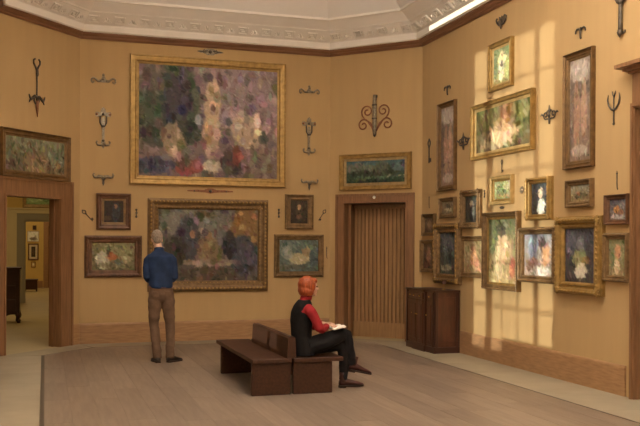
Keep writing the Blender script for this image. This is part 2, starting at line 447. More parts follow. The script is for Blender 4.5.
# limestone border slabs
def slab(poly):
    cx_ = sum(p[0] for p in poly)/len(poly); cy_ = sum(p[1] for p in poly)/len(poly)
    o = MB().prism([(p[0]-cx_, p[1]-cy_) for p in poly], -.011, -.0005).obj('border_slab', M_SLAB, floor); o.location = (cx_, cy_, 0)
def run(p0, p1, q0, q1, n):
    for i in range(n):
        a, b = i/n, (i+1)/n; g = .0015/max((p1-p0).length, .1)
        P = [p0.lerp(p1, a+g), p0.lerp(p1, b-g), q0.lerp(q1, b-g), q0.lerp(q1, a+g)]
        slab([(v.x, v.y) for v in P])
wallp = [Vector((XL, YREAR+.02)), A, B, Cc, D, Vector((XR, YREAR+.02))]
inset = [.042, .012, .012, .012, .02]
for i, n in ((0, 20), (1, 2), (2, 5), (3, 2), (4, 20)):
    d_ = (fieldp[i+1]-fieldp[i]).normalized(); nn = Vector((-d_.y, d_.x))*inset[i]
    run(wallp[i], wallp[i+1], fieldp[i]+nn, fieldp[i+1]+nn, n)
# floor of the openings and the galleries beyond the left doorway
def openfloor(w, a, b, t, m):
    P = [w.pt(a, 0, 0), w.pt(b, 0, 0), w.pt(b, -t, 0), w.pt(a, -t, 0)]
    MB().prism(P, -.011, -.0005).obj('threshold', m, floor)
openfloor(WL, dl0, dl1, THL, M_TANF); openfloor(WC, dc0, dc1, TH, M_TANF); openfloor(WR, dr0, dr1, TH, M_SLAB)

# ------------------------------------------------------------------ doors
def casing(w, a, b, ztop, cw, name, proj=.035, inner=.022, depth=TH, m=M_OAKD, leftcw=None):
    """casing boards around an opening, stepped profile, lining of the reveal"""
    g = MB()
    def L(p, q, o0, o1, z0, z1, mb): mb.prism([w.pt(p, o0, 0), w.pt(q, o0, 0), w.pt(q, o1, 0), w.pt(p, o1, 0)][::-1], z0, z1)
    o = struct(MBp(w, [(a-.0, a+.016, -depth, .012, 0, ztop), (b-.016, b, -depth, .012, 0, ztop), (a+.016, b-.016, -depth, .012, ztop-.016, ztop)]).obj(name, m))
    lc = leftcw or cw
    for nm, rects in (('casing_board', [(a-lc, a+.008, 0, proj*.7, 0, ztop+cw)]), ('casing_board', [(b-.008, b+cw, 0, proj*.7, 0, ztop+cw)]),
                      ('casing_head', [(a+.008, b-.008, 0, proj*.7, ztop-.008, ztop+cw)])):
        MBp(w, rects).obj(nm, m, o)
    bd = .035
    for nm, rects in (('back_band', [(a-lc, a-lc+bd, proj*.7, proj*1.3, 0, ztop+cw)]), ('back_band', [(b+cw-bd, b+cw, proj*.7, proj*1.3, 0, ztop+cw)]),
                      ('back_band', [(a-lc+bd, b+cw-bd, proj*.7, proj*1.3, ztop+cw-bd, ztop+cw)]),
                      ('bead', [(a-.02, a+.012, proj*.7, proj*.95, 0, ztop+.02)]), ('bead', [(b-.012, b+.02, proj*.7, proj*.95, 0, ztop+.02)]),
                      ('bead', [(a+.012, b-.012, proj*.7, proj*.95, ztop-.012, ztop+.02)])):
        MBp(w, rects).obj(nm, m, o)
    return o
def MBp(w, rects):
    m = MB()
    for (p, q, o0, o1, z0, z1) in rects:
        m.prism([w.pt(p, o0, 0), w.pt(q, o0, 0), w.pt(q, o1, 0), w.pt(p, o1, 0)], z0, z1)
    return m
cwL = WL.hit(71.5, 260)[0]-dl1; 
d1 = casing(WL, dl0, dl1, dlz, cwL, 'door_1', depth=THL, leftcw=min(cwL, dl0-.01))
# stop bead inside the left reveal
MBp(WL, [(dl1-.034, dl1-.016, -.14, -.09, 0, dlz-.016), (dl0+.016, dl0+.034, -.14, -.09, 0, dlz-.016)]).obj('door_stop', M_OAKD, d1)
cwC = dc0-WC.hit(336.2, 260)[0]
d2 = casing(WC, dc0, dc1, dcz, cwC, 'door_2')
MBp(WC, [(dc0+.03, dc0+.075, -.20, -.12, 0, dcz-.03), (dc1-.075, dc1-.03, -.20, -.12, 0, dcz-.03)]).obj('door_stop', M_OAKD, d2)
# slatted sliding door in the back right corner
doff = -.36
zb_ = WC.hit(375, 322, doff)[1]; zt_ = WC.hit(375, 209, doff)[1]
MBp(WC, [(dc0+.03, dc1-.03, doff-.03, doff, 0, dcz-.03)]).obj('door_panel', M_SLATB, d2)
MBp(WC, [(dc0+.03, dc1-.03, doff, doff+.03, 0, zb_)]).obj('bottom_rail', M_SLAT, d2)
MBp(WC, [(dc0+.03, dc1-.03, doff, doff+.03, zt_, dcz-.03)]).obj('top_rail', M_SLAT, d2)
ns = 15; span = dc1-dc0-.06
for i in range(ns):
    u = dc0+.03+span*(i+.5)/ns
    MBp(WC, [(u-span/ns*.31, u+span/ns*.31, doff, doff+.028, zb_, zt_)]).obj('slat', M_SLAT, d2)
u, z = WC.hit(374, 197.3, .03)
s_ = MB().lathe((0, 0, 0), [(.001, .016), (.018, .014), (.026, .006), (.028, 0), (.028, -.004)], 14).obj('sensor_disc', M_SENSOR, d2)
s_.location = WC.pt(u, .026, z); s_.rotation_euler = (PI/2, 0, WC.rz)
# door in the right wall with its entablature
cwR = dr0-WR.hit(629.3, 250, .065)[0]
d3 = casing(WR, dr0, dr1, drz, cwR, 'door_3', proj=.05)
ze = WR.hit(631, 66)[1]
MBp(WR, [(dr0-cwR*.6, dr1+cwR*.6, 0, .05, drz+cwR, ze-.10)]).obj('door_frieze', M_OAKD, d3)
pu0, pu1 = dr0-cwR*.6, dr1+cwR*.6
m = MB()
for k, (o_, z0_, z1_) in enumerate(((.08, ze-.10, ze-.075), (.12, ze-.075, ze-.04), (.18, ze-.04, ze))):
    e_ = o_-.05
    m.prism([WR.pt(pu0-e_, 0, 0), WR.pt(pu1+e_, 0, 0), WR.pt(pu1+e_, o_, 0), WR.pt(pu0-e_, o_, 0)], z0_, z1_)
m.obj('door_cornice', M_OAKD, d3)
MBp(WR, [(dr0+.03, dr1-.03, -.33, -.28, .005, drz-.03)]).obj('door_leaf', M_MAHOG, d3)
for a_, b_ in ((.12, .68), (.82, 1.38)):
    for z0_, z1_ in ((.25, 1.05), (1.2, drz-.3)): MBp(WR, [(dr0+a_, dr0+b_, -.28, -.262, z0_, z1_)]).obj('door_panel', M_MAHOG, d3)
MBp(WC, [(dc0-.1, dc1+.1, -TH-.05, -TH, 0, dcz+.1)]).obj('added_light_seal', M_OAKD, d2)  # board added behind the opening to keep sky light out

# ------------------------------------------------------------------ galleries beyond the left doorway
Y2 = 24.5; Y3 = 32.4; GZ = 4.3
GX0, GX1 = -3.6, 1.9
g2floor = struct(MB().add([(GX0, 12.0, -.0006), (XL-TH, 12.0, -.0006), (XL-TH, A.y, -.0006), WL.pt(-.1, -THL, -.0006), WL.pt(WL.L+.1, -THL, -.0006), (B.x, YB+TH, -.0006), (GX1, YB+TH, -.0006), (GX1, Y3, -.0006), (GX0, Y3, -.0006)],
    [tuple(range(9))]).obj('floor_gallery', M_TANF))
# shell walls
u2 = lambda px: ray(px, 250).x/ray(px, 250).y
ox0, ox1 = u2(23.5)*Y2, u2(23.5)*Y2+1.35
oz = 2.22
m = MB()
m.box(GX0, ox0, Y2, Y2+.3, 0, GZ); m.box(ox1, GX1, Y2, Y2+.3, 0, GZ); m.box(ox0, ox1, Y2, Y2+.3, oz, GZ)
struct(m.obj('wall_gallery_back', M_WALL2))
struct(MB().box(GX0-.2, GX0, 12.0, Y3, 0, GZ).obj('wall_gallery_left', M_WALL2))
struct(MB().box(GX1, GX1+.2, YB+TH, Y3, 0, GZ).obj('wall_gallery_right', M_WALL2))
struct(MB().box(GX0-.2, GX1+.2, Y3, Y3+.2, 0, GZ).obj('wall_gallery_far', M_WALL2))
struct(MB().box(GX0-.2, XL-TH, 11.8, 12.0, 0, GZ).obj('wall_gallery_front', M_WALL2))
struct(MB().prism([(GX0-.2, 11.8), (XL-TH-.001, 11.8), (XL-TH-.001, A.y), WL.pt(0, -THL-.001, 0).xy, WL.pt(WL.L+.1, -THL-.001, 0).xy, (B.x, YB+TH+.001), (GX1+.2, YB+TH+.001), (GX1+.2, Y3+.2), (GX0-.2, Y3+.2)], GZ, GZ+.1).obj('ceiling_gallery', M_CEIL))
# inner doorway: cream casing outside, grey jamb inside
d4 = struct(MB().box(ox0, ox0+.05, Y2-.02, Y2+.32, 0, oz).box(ox1-.05, ox1, Y2-.02, Y2+.32, 0, oz).box(ox0+.05, ox1-.05, Y2-.02, Y2+.32, oz-.05, oz).obj('door_4', M_GREYJ))
MB().box(ox0-.17, ox0+.005, Y2-.05, Y2, 0, oz+.16).obj('casing_board', M_GREYJ, d4)
MB().box(ox1-.005, ox1+.17, Y2-.05, Y2, 0, oz+.16).obj('casing_board', M_GREYJ, d4)
MB().box(ox0+.005, ox1-.005, Y2-.05, Y2, oz-.005, oz+.16).obj('casing_head', M_GREYJ, d4)
MB().box(ox0-.42, ox0-.17, Y2-.07, Y2, 0, oz+.27).obj('outer_casing', M_CREAM, d4)
MB().box(ox1+.17, ox1+.42, Y2-.07, Y2, 0, oz+.27).obj('outer_casing', M_CREAM, d4)
MB().box(ox0-.17, ox1+.17, Y2-.07, Y2, oz+.16, oz+.27).obj('outer_casing_head', M_CREAM, d4)
MB().box(ox0-.46, ox1+.46, Y2-.10, Y2, oz+.27, oz+.31).obj('head_cap', M_CREAM, d4)
# doorway casing on the far wall
fx = lambda px: u2(px)*Y3
d5 = struct(MB().box(fx(43.5), fx(43.5)+.16, Y3-.06, Y3, 0, 2.35).box(fx(43.5)+.16, fx(43.5)+1.1, Y3-.06, Y3, 2.2, 2.35).box(fx(43.5)+1.1, fx(43.5)+1.26, Y3-.06, Y3, 0, 2.35).obj('door_5', M_OAK))
MB().box(fx(43.5)+.16, fx(43.5)+1.1, Y3-.03, Y3-.005, 0, 2.2).obj('door_leaf', M_OAKD, d5)
struct(MB().box(fx(10), fx(43.5)-.02, Y3-.02, Y3, 0, .25).obj('baseboard_gallery', M_OAK))


# ------------------------------------------------------------------ paintings
def paint_mesh(w, h, nx, ny, spec, seed):
    """a loose field of brush strokes: (top, bottom) ground colours, soft colour patches, stroke jitter"""
    g = np.random.default_rng(seed)
    X, Y = np.meshgrid((np.arange(nx+1))/nx, (np.arange(ny+1))/ny)
    asp = w/h
    top, bot = np.array(spec['g'][0], float), np.array(spec['g'][1], float)
    col = top[None, None]*(1-Y[..., None])+bot[None, None]*Y[..., None]
    wob = lambda s: np.sin(X*s+g.uniform(0, 6)+2*np.sin(Y*s*.7+g.uniform(0, 6)))*.5+np.sin(Y*s*1.3+g.uniform(0, 6)+1.5*np.sin(X*s*.9+g.uniform(0, 6)))*.5
    for (cx, cy, rx, ry, c, k) in spec['p']:
        d = np.sqrt(((X-cx)/rx)**2+((Y-cy)/ry)**2)*(1+.16*wob(9/max(rx, ry, .12)*.3))
        a = np.clip((1.1-d)/.16, 0, 1)[..., None]*k
        col = col*(1-a)+np.array(c, float)[None, None]*a
    for _ in range(int(spec.get('m', 70))):
        cx, cy = g.random(), g.random(); rx, ry = g.uniform(.012, .045)*spec.get('s', 1)/max(1, asp)**.5, g.uniform(.02, .065)*spec.get('s', 1)*min(1.6, asp**.5)
        c0_ = col[min(ny, int(cy*ny)), min(nx, int(cx*nx))]; c_ = np.clip(c0_*g.uniform(.66, 1.3)+g.normal(0, 9, 3), 12, 235)
        a = np.clip((1.2-np.sqrt(((X-cx)/rx)**2+((Y-cy)/ry)**2))/.4, 0, 1)[..., None]*.8
        col = col*(1-a)+c_*a
    base = col.copy(); jit = spec.get('j', 16); ln = spec.get('l', .07)
    for _ in range(spec.get('n', 260)):
        cx, cy = g.random(), g.random(); th = g.normal(spec.get('a', .8), .7); L_ = ln*g.uniform(.6, 1.6); wd = L_*g.uniform(.22, .45)
        i0, i1 = max(0, int((cx-L_)*nx)), min(nx, int((cx+L_)*nx)+1); j0, j1 = max(0, int((cy-L_*asp)*ny)), min(ny, int((cy+L_*asp)*ny)+1)
        xs = X[j0:j1+1, i0:i1+1]-cx; ys = (Y[j0:j1+1, i0:i1+1]-cy)/asp
        p = xs*cos(th)+ys*sin(th); q = -xs*sin(th)+ys*cos(th)
        a = np.clip(1.3-((p/L_)**2+(q/wd)**2), 0, 1)[..., None]*.75
        bc = base[min(ny, int(cy*ny)), min(nx, int(cx*nx))]+g.normal(0, jit)+g.normal(0, jit*.45, 3)
        col[j0:j1+1, i0:i1+1] = col[j0:j1+1, i0:i1+1]*(1-a)+bc*a
    col = col*.78+col.mean(2, keepdims=True)*.22
    s = np.clip(col*.95, 3, 250)/255
    l = np.where(s <= .04045, s/12.92, ((s+.055)/1.055)**2.4)/np.array([.66, .64, .66])
    rgba = np.concatenate([np.clip(l, 0, .9), np.ones(l.shape[:2]+(1,))], 2)
    v = [((i/nx-.5)*w, 0, (.5-j/ny)*h) for j in range(ny+1) for i in range(nx+1)]
    f = [(j*(nx+1)+i, (j+1)*(nx+1)+i, (j+1)*(nx+1)+i+1, j*(nx+1)+i+1) for j in range(ny) for i in range(nx)]
    # thin slab: back face and rim
    o = len(v); v += [(-w/2, .012, h/2), (w/2, .012, h/2), (w/2, .012, -h/2), (-w/2, .012, -h/2)]
    c0, c1, c2, c3 = 0, nx, (ny+1)*(nx+1)-1, ny*(nx+1)
    f += [(o, o+1, o+2, o+3), tuple(range(c0, c1+1))+(o+1, o), tuple(range(c3, c2+1))[::-1]+(o+3, o+2)]
    me = bpy.data.meshes.new('canvas'); me.from_pydata(v, [], f)
    at = me.color_attributes.new('paint', 'FLOAT_COLOR', 'POINT')
    buf = np.concatenate([rgba.reshape(-1, 4), np.tile([.3, .25, .18, 1], (4, 1))]).astype(np.float32)
    at.data.foreach_set('color', buf.ravel())
    me.materials.append(M_CANVAS); me.update()
    return me
def frame_rings(w, h, prof):
    """prof: (inset from outer edge, height off the wall); front looks to -y"""
    R = []
    for t, hh in prof:
        R.append([(-w/2+t, -hh, -h/2+t), (w/2-t, -hh, -h/2+t), (w/2-t, -hh, h/2-t), (-w/2+t, -hh, h/2-t)])
    m = MB(); n = len(R); v = [p for r in R for p in r]; f = []
    for k in range(n):
        k2 = (k+1) % n
        for i in range(4): f.append((k*4+i, k*4+(i+1) % 4, k2*4+(i+1) % 4, k2*4+i))
    return m.add(v, f)
PROF = {
 'flat':  lambda w, d: [(0, 0), (0, d*.75), (w*.06, d), (w*.18, d), (w*.24, d*.8), (w*.7, d*.72), (w*.78, d*.85), (w*.92, d*.8), (w, d*.55), (w, 0)],
 'scoop': lambda w, d: [(0, 0), (0, d*.7), (w*.05, d*.95), (w*.15, d), (w*.22, d*.85), (w*.35, d*.62), (w*.6, d*.5), (w*.75, d*.58), (w*.85, d*.55), (w, d*.38), (w, 0)],
 'torus': lambda w, d: [(0, 0), (0, d*.5), (w*.08, d*.55), (w*.14, d*.85), (w*.3, d), (w*.45, d*.92), (w*.56, d*.6), (w*.7, d*.55), (w*.76, d*.7), (w*.88, d*.66), (w, d*.4), (w, 0)],
}
def bump_mesh(m, x, z, y, rx, rz, ry):
    """carved leaf boss lying on the frame face"""
    R = []
    for q, hh in ((1, 0), (.72, .7), (.25, 1)):
        R.append([(x+rx*q*cos(2*PI*k/6), y-ry*hh, z+rz*q*sin(2*PI*k/6)) for k in range(6)])
    m.rings(R)
def picture(wall, quad, fw, style, fmat, spec, label, group=None, d=.06, carve=None, liner=None, name='framed_painting', lean=0.0):
    (tl, tr, bl, br) = quad
    P = [wall.hit(*q, off=d*.8) for q in (tl, tr, bl, br)]
    u0 = (P[0][0]+P[2][0])/2; u1 = (P[1][0]+P[3][0])/2; z1 = (P[0][1]+P[1][1])/2; z0 = (P[2][1]+P[3][1])/2
    w, h = u1-u0, z1-z0
    t = thing(name, label, 'painting', wall.pt((u0+u1)/2, .001, (z0+z1)/2), wall.rz, group)
    m = frame_rings(w, h, PROF[style](fw, d)); fr = m.obj('frame', GOLD[fmat], t)
    rg = random.Random(hash(label) % 9999 if False else int(u0*1000+z0*777) % 99991)
    if carve:
        cm = MB(); step = fw*carve.get('step', .42); inset = fw*carve.get('at', .3)
        for sgn in (-1, 1):
            n = max(3, int(w/step))
            for i in range(n):
                x = -w/2+fw*.2+(w-fw*.4)*(i+.5)/n
                bump_mesh(cm, x, sgn*(h/2-inset), -d*.82, step*.44, fw*.13, d*.26)
                if carve.get('two'): bump_mesh(cm, x+step*.3, sgn*(h/2-fw*.82), -d*.5, step*.3, fw*.10, d*.22)
            n = max(3, int(h/step))
            for i in range(n):
                z = -h/2+fw*.2+(h-fw*.4)*(i+.5)/n
                bump_mesh(cm, sgn*(w/2-inset), z, -d*.82, fw*.13, step*.44, d*.26)
                if carve.get('two'): bump_mesh(cm, sgn*(w/2-fw*.82), z+step*.3, -d*.5, fw*.10, step*.3, d*.22)
        cm.obj('carved_border', GOLD[carve.get('m', fmat)], fr, True)['kind'] = 'stuff'
        if carve.get('corners'):
            k = carve['corners']
            for sx in (-1, 1):
                for sz in (-1, 1):
                    c = MB(); bump_mesh(c, sx*(w/2-fw*.36), sz*(h/2-fw*.36), -d*.78, fw*.34*k, fw*.34*k, d*.24)
                    for a in range(5):
                        q = math.atan2(sz, sx)+(a-2)*.75
                        bump_mesh(c, sx*(w/2-fw*.36)+cos(q)*fw*.26*k, sz*(h/2-fw*.36)+sin(q)*fw*.26*k, -d*.72, fw*.14, fw*.14, d*.22)
                    c.obj('corner_shell', GOLD[carve.get('m', fmat)], fr, True)
            if carve.get('mids'):
                for sx, sz in ((1, 0), (-1, 0), (0, 1), (0, -1)):
                    c = MB(); bump_mesh(c, sx*(w/2-fw*.34), sz*(h/2-fw*.34), -d*.78, fw*(.36+.3*abs(sz)), fw*(.36+.3*abs(sx)), d*.24)
                    c.obj('side_shell', GOLD[carve.get('m', fmat)], fr, True)
    iw = fw
    if liner:
        lw, lm = liner
        m = frame_rings(w-2*fw, h-2*fw, [(-.004, 0), (-.004, d*.36), (lw*.5, d*.34), (lw, d*.26), (lw, 0)])
        m.obj('liner', GOLD[lm], t); iw = fw+lw
    cw, ch = w-2*iw+.008, h-2*iw+.008
    pxw = max(abs(tr[0]-tl[0]), 18)
    nx = int(min(190, max(16, pxw*1.25))); ny = int(min(165, max(16, abs(bl[1]-tl[1])*1.25)))
    cv = put('canvas', paint_mesh(cw, ch, nx, ny, spec, int(abs(u0)*1000+z0*100)), None, t); cv.location = (0, -d*.2, 0)
    return t
def q4(x0, x1, y0, y1, y2, y3): return ((x0, y0), (x1, y1), (x0, y2), (x1, y3))   # left/right, top l/r, bottom l/r

GW, GMN, GRW = 'pictures on the doorway wall', 'pictures on the centre wall', 'pictures on the sunlit wall'
picture(WL, q4(2, 70.7, 126.2, 137.5, 176.2, 182.5), .085, 'scoop', 'dark', dict(g=[(116, 112, 84), (100, 84, 62)], p=[(.25, .5, .3, .35, (92, 92, 70), .7), (.5, .7, .2, .3, (140, 108, 80), .6),
   (.85, .45, .14, .3, (98, 112, 96), .7), (.5, .12, .5, .12, (112, 112, 88), .8), (.15, .8, .2, .15, (84, 70, 58), .7), (.88, .7, .06, .1, (170, 120, 80), .7)], j=22, n=420, l=.035, a=1.4),
   'wide mottled grey-green painting in a dark gilt frame hung above the open doorway', GW, liner=(.02, 'aged'))
picture(WM, q4(130, 286, 53, 64, 184, 187.5), .115, 'flat', 'gold', dict(g=[(132, 110, 112), (104, 84, 82)], p=[(.2, .3, .24, .36, (66, 76, 58), .95), (.27, .35, .1, .34, (62, 52, 66), .9), (.08, .12, .12, .14, (102, 84, 82), .7),
   (.2, .62, .24, .12, (58, 62, 52), .9), (.74, .3, .24, .3, (138, 114, 122), .8), (.52, .34, .06, .26, (206, 172, 130), .6), (.51, .62, .06, .2, (196, 160, 120), .5), (.78, .56, .11, .17, (200, 166, 126), .55), (.24, .68, .08, .15, (196, 156, 118), .55),
   (.5, .9, .16, .05, (198, 180, 152), .75), (.36, .92, .1, .06, (134, 52, 46), .8), (.12, .9, .12, .08, (58, 60, 86), .85), (.66, .88, .08, .1, (50, 40, 46), .8), (.7, .8, .03, .08, (150, 54, 44), .7), (.86, .85, .1, .1, (112, 96, 88), .7)], j=13, n=2200, l=.014, m=420, s=.8),
   'very large violet and green painting with pale patches in a wide gold frame', GMN, d=.075, liner=(.03, 'gold'))
picture(WM, q4(147.8, 268.4, 197.5, 200.3, 292.3, 290.2), .175, 'torus', 'aged', dict(g=[(104, 98, 92), (78, 68, 62)], p=[(.3, .25, .25, .3, (112, 106, 98), .8), (.86, .28, .15, .34, (124, 88, 46), .9), (.28, .45, .13, .3, (56, 56, 66), .85), (.14, .6, .12, .25, (52, 44, 38), .85),
   (.5, .55, .13, .18, (124, 98, 64), .75), (.84, .66, .16, .3, (60, 62, 76), .9), (.7, .48, .08, .16, (40, 38, 42), .8), (.5, .74, .3, .05, (132, 112, 96), .8), (.5, .9, .28, .1, (72, 58, 46), .8), (.42, .07, .1, .05, (96, 72, 40), .8), (.34, .35, .03, .05, (170, 110, 74), .7), (.52, .38, .03, .05, (168, 112, 78), .7)], j=12, n=1300, l=.018, m=260, s=.9),
   'large grey and ochre painting in a heavily carved gilt frame before the standing visitor', GMN, d=.085, carve=dict(step=.36, at=.30, two=True, m='gold'))
picture(WM, q4(96.5, 131.2, 193, 193.5, 229.8, 229.6), .085, 'torus', 'brown', dict(g=[(58, 44, 34), (44, 34, 28)], p=[(.62, .55, .22, .4, (50, 50, 58), .9), (.6, .25, .08, .1, (150, 104, 70), .8), (.2, .8, .2, .12, (84, 62, 40), .7)], j=8, n=120, l=.06),
   'small dark painting in a brown wood frame above the pale green one', GMN, liner=(.035, 'aged'))
picture(WM, q4(84.5, 142, 235.3, 235.8, 277.5, 277.3), .115, 'torus', 'brown', dict(g=[(122, 112, 74), (100, 92, 62)], p=[(.25, .62, .16, .3, (172, 168, 150), .85), (.46, .5, .12, .14, (170, 84, 44), .9), (.75, .6, .2, .12, (156, 140, 104), .8), (.68, .25, .3, .2, (132, 124, 84), .8), (.38, .28, .04, .2, (54, 52, 44), .8), (.5, .8, .5, .1, (110, 100, 72), .7), (.62, .7, .1, .1, (78, 92, 88), .7)], j=15, n=260, l=.05),
   'pale green and orange still painting in a reddish brown frame below the small dark one', GMN, carve=dict(step=.5, at=.3, m='brown'))
picture(WM, q4(285.5, 313.7, 194.2, 194.5, 229.5, 229), .10, 'scoop', 'aged', dict(g=[(66, 54, 40), (50, 40, 32)], p=[(.5, .5, .2, .35, (74, 60, 46), .8), (.5, .3, .1, .11, (176, 128, 86), .85), (.5, .7, .16, .1, (110, 72, 50), .7)], j=8, n=120, l=.06),
   'small brown painting in a dull gilt frame above the blue-green one', GMN)
picture(WM, q4(274.5, 324, 234.2, 234.6, 277.4, 276.6), .095, 'torus', 'aged', dict(g=[(92, 106, 100), (76, 84, 80)], p=[(.5, .6, .28, .18, (182, 160, 116), .8), (.68, .38, .1, .16, (160, 120, 80), .75), (.2, .4, .14, .2, (140, 142, 130), .7), (.85, .6, .1, .25, (62, 76, 82), .8), (.3, .85, .3, .1, (94, 90, 76), .7)], j=13, n=240, l=.055),
   'blue-green painting with a cream patch behind the seated visitor\'s red hair', GMN, carve=dict(step=.45, at=.3, m='aged'))
picture(WC, q4(339.3, 410.6, 155, 151.4, 190.7, 188.4), .075, 'flat', 'gold', dict(g=[(66, 92, 98), (44, 60, 38)], p=[(.25, .32, .3, .2, (104, 106, 84), .7), (.5, .55, .5, .13, (52, 56, 40), .9), (.62, .3, .12, .3, (82, 80, 60), .7), (.9, .3, .12, .2, (84, 98, 104), .7), (.85, .69, .16, .03, (168, 160, 132), .9), (.5, .76, .4, .04, (84, 108, 72), .8), (.4, .92, .5, .08, (34, 46, 36), .9), (.2, .86, .16, .04, (102, 92, 60), .7)], j=12, n=320, l=.04, a=1.3),
   'wide river landscape with dark trees in a gold frame above the slatted door', 'pictures above the slatted door', liner=(.045, 'liner'))

tallp = dict(g=[(142, 124, 116), (120, 94, 80)], p=[(.5, .12, .5, .10, (168, 154, 146), .9), (.5, .3, .5, .08, (96, 84, 76), .8), (.35, .55, .16, .3, (164, 118, 94), .7), (.7, .5, .14, .3, (176, 132, 106), .7), (.5, .9, .4, .06, (168, 150, 138), .8), (.1, .5, .1, .4, (98, 80, 72), .6)], j=14, n=300, l=.08, a=1.5)
picture(WR, q4(437, 454.3, 104, 100, 190, 191), .06, 'scoop', 'dark', tallp, 'tall narrow mauve painting nearest the corner with the slatted door', GRW, liner=(.02, 'aged'))
picture(WR, q4(563, 592, 56, 45.5, 170, 166), .065, 'scoop', 'dark', tallp, 'tall narrow mauve painting below the iron bracket between sunlight and the big door', GRW, liner=(.025, 'aged'))
picture(WR, q4(488.4, 511.2, 45.4, 36, 92.4, 85), .06, 'flat', 'gold', dict(g=[(120, 132, 88), (156, 150, 96)], p=[(.5, .3, .22, .16, (226, 206, 150), .9), (.45, .65, .16, .3, (228, 220, 180), .85), (.48, .45, .08, .1, (60, 50, 50), .7), (.8, .6, .14, .3, (170, 176, 100), .8), (.1, .5, .12, .3, (92, 110, 80), .7)], j=18, n=200, l=.08),
   'small pale yellow-green painting hung topmost in the patch of sunlight', GRW, liner=(.03, 'bright'))
picture(WR, q4(470.8, 532, 106.5, 88, 160.4, 149.6), .055, 'flat', 'gold', dict(g=[(104, 100, 56), (96, 82, 50)], p=[(.45, .62, .22, .22, (226, 184, 138), .85), (.62, .62, .2, .16, (222, 176, 132), .8), (.6, .2, .14, .2, (150, 96, 62), .75), (.82, .3, .16, .3, (110, 112, 60), .8), (.16, .4, .08, .3, (86, 68, 44), .7), (.4, .85, .3, .08, (206, 178, 140), .7), (.5, .35, .08, .2, (196, 146, 104), .6)], j=18, n=380, l=.05),
   'large wide peach and olive painting in a bright gold frame in the sunlight', GRW, d=.07, liner=(.04, 'bright'))
picture(WR, q4(421.6, 433.4, 214.3, 213.3, 236, 235.8), .055, 'scoop', 'aged', dict(g=[(96, 76, 58), (84, 66, 50)], p=[(.5, .5, .22, .3, (150, 116, 88), .7)], j=12, n=90, l=.1),
   'tiny brownish painting directly above a slightly taller one beside the corner', GRW)
picture(WR, q4(419.9, 432.8, 240.2, 239.8, 272.2, 272.4), .06, 'scoop', 'aged', dict(g=[(104, 84, 64), (84, 62, 48)], p=[(.5, .45, .22, .3, (160, 110, 84), .7), (.4, .8, .3, .12, (96, 50, 40), .6)], j=13, n=110, l=.1),
   'small upright reddish painting left of the blue one above the cabinet', GRW)
picture(WR, q4(438.6, 454, 198, 197, 217.8, 217.9), .06, 'scoop', 'aged', dict(g=[(120, 104, 78), (108, 88, 62)], p=[(.45, .4, .2, .2, (66, 56, 44), .8), (.5, .65, .3, .14, (186, 170, 134), .8)], j=14, n=100, l=.1),
   'small painting in a gilt frame straight under the tall narrow mauve one by the corner', GRW)
picture(WR, q4(433, 457.7, 224, 222.2, 283.2, 284.4), .15, 'torus', 'aged', dict(g=[(72, 78, 84), (62, 66, 56)], p=[(.5, .3, .3, .25, (88, 92, 108), .8), (.6, .55, .2, .2, (54, 62, 60), .8), (.4, .85, .4, .07, (160, 150, 124), .7)], j=18, n=200, l=.08),
   'upright blue-grey painting in a broad carved frame above the mahogany cabinet', GRW, d=.09, carve=dict(step=.5, at=.3, two=True, corners=1.0, m='gold'))
picture(WR, q4(459.9, 478.3, 190.4, 189.4, 228.3, 228.7), .09, 'torus', 'aged', dict(g=[(66, 66, 60), (54, 50, 46)], p=[(.5, .3, .16, .14, (196, 170, 140), .8), (.5, .65, .24, .3, (40, 40, 44), .8), (.6, .6, .1, .2, (150, 150, 140), .7)], j=12, n=120, l=.09),
   'small dark painting in a scalloped carved gilt frame at the edge of the sunlight', GRW, d=.08, carve=dict(step=.6, at=.3, corners=1.35, mids=True, m='aged'))
picture(WR, q4(459.6, 482.5, 236.4, 235.2, 277.4, 278.4), .075, 'scoop', 'aged', dict(g=[(150, 126, 84), (140, 110, 76)], p=[(.5, .5, .26, .3, (206, 148, 106), .8), (.7, .7, .2, .2, (190, 128, 92), .7), (.2, .4, .2, .3, (132, 124, 88), .7), (.5, .2, .14, .1, (110, 62, 40), .7)], j=18, n=200, l=.08),
   'upright peach-coloured painting between the blue-grey one and the tallest gilt one', GRW)
picture(WR, q4(489.6, 511.4, 176.6, 174.2, 204.8, 203.8), .045, 'flat', 'bright', dict(g=[(150, 150, 100), (118, 122, 74)], p=[(.4, .5, .3, .3, (96, 116, 76), .7), (.7, .3, .2, .2, (196, 188, 140), .7), (.6, .8, .3, .1, (170, 140, 90), .7)], j=30, n=240, l=.07),
   'small dappled green painting in a bright gold frame below the wide peach one', GRW, liner=(.03, 'gold'))
picture(WR, q4(525.2, 548.8, 178.4, 176, 220.6, 219.6), .075, 'torus', 'gold', dict(g=[(74, 78, 84), (66, 60, 56)], p=[(.5, .32, .16, .16, (222, 188, 156), .85), (.52, .75, .2, .28, (216, 214, 208), .9), (.3, .5, .1, .3, (60, 60, 66), .7)], j=14, n=140, l=.08),
   'small painting with a white patch on slate blue in a carved gold frame', GRW, d=.085, carve=dict(step=.6, at=.3, corners=1.1, m='gold'))
picture(WR, q4(482.3, 517.1, 213.1, 210.3, 288.9, 291.8), .07, 'scoop', 'aged', dict(g=[(96, 100, 66), (176, 150, 100)], p=[(.5, .42, .2, .26, (216, 176, 134), .85), (.4, .7, .14, .25, (222, 192, 150), .8), (.45, .16, .18, .1, (60, 62, 48), .8), (.85, .75, .1, .2, (178, 84, 66), .75), (.75, .45, .12, .2, (190, 150, 112), .6), (.15, .3, .14, .25, (88, 96, 66), .7)], j=17, n=360, l=.06),
   'tallest gilt-framed painting in the sunlight, cream with green at the top', GRW, d=.08, carve=dict(step=.5, at=.2, m='aged'), liner=(.03, 'gold'))
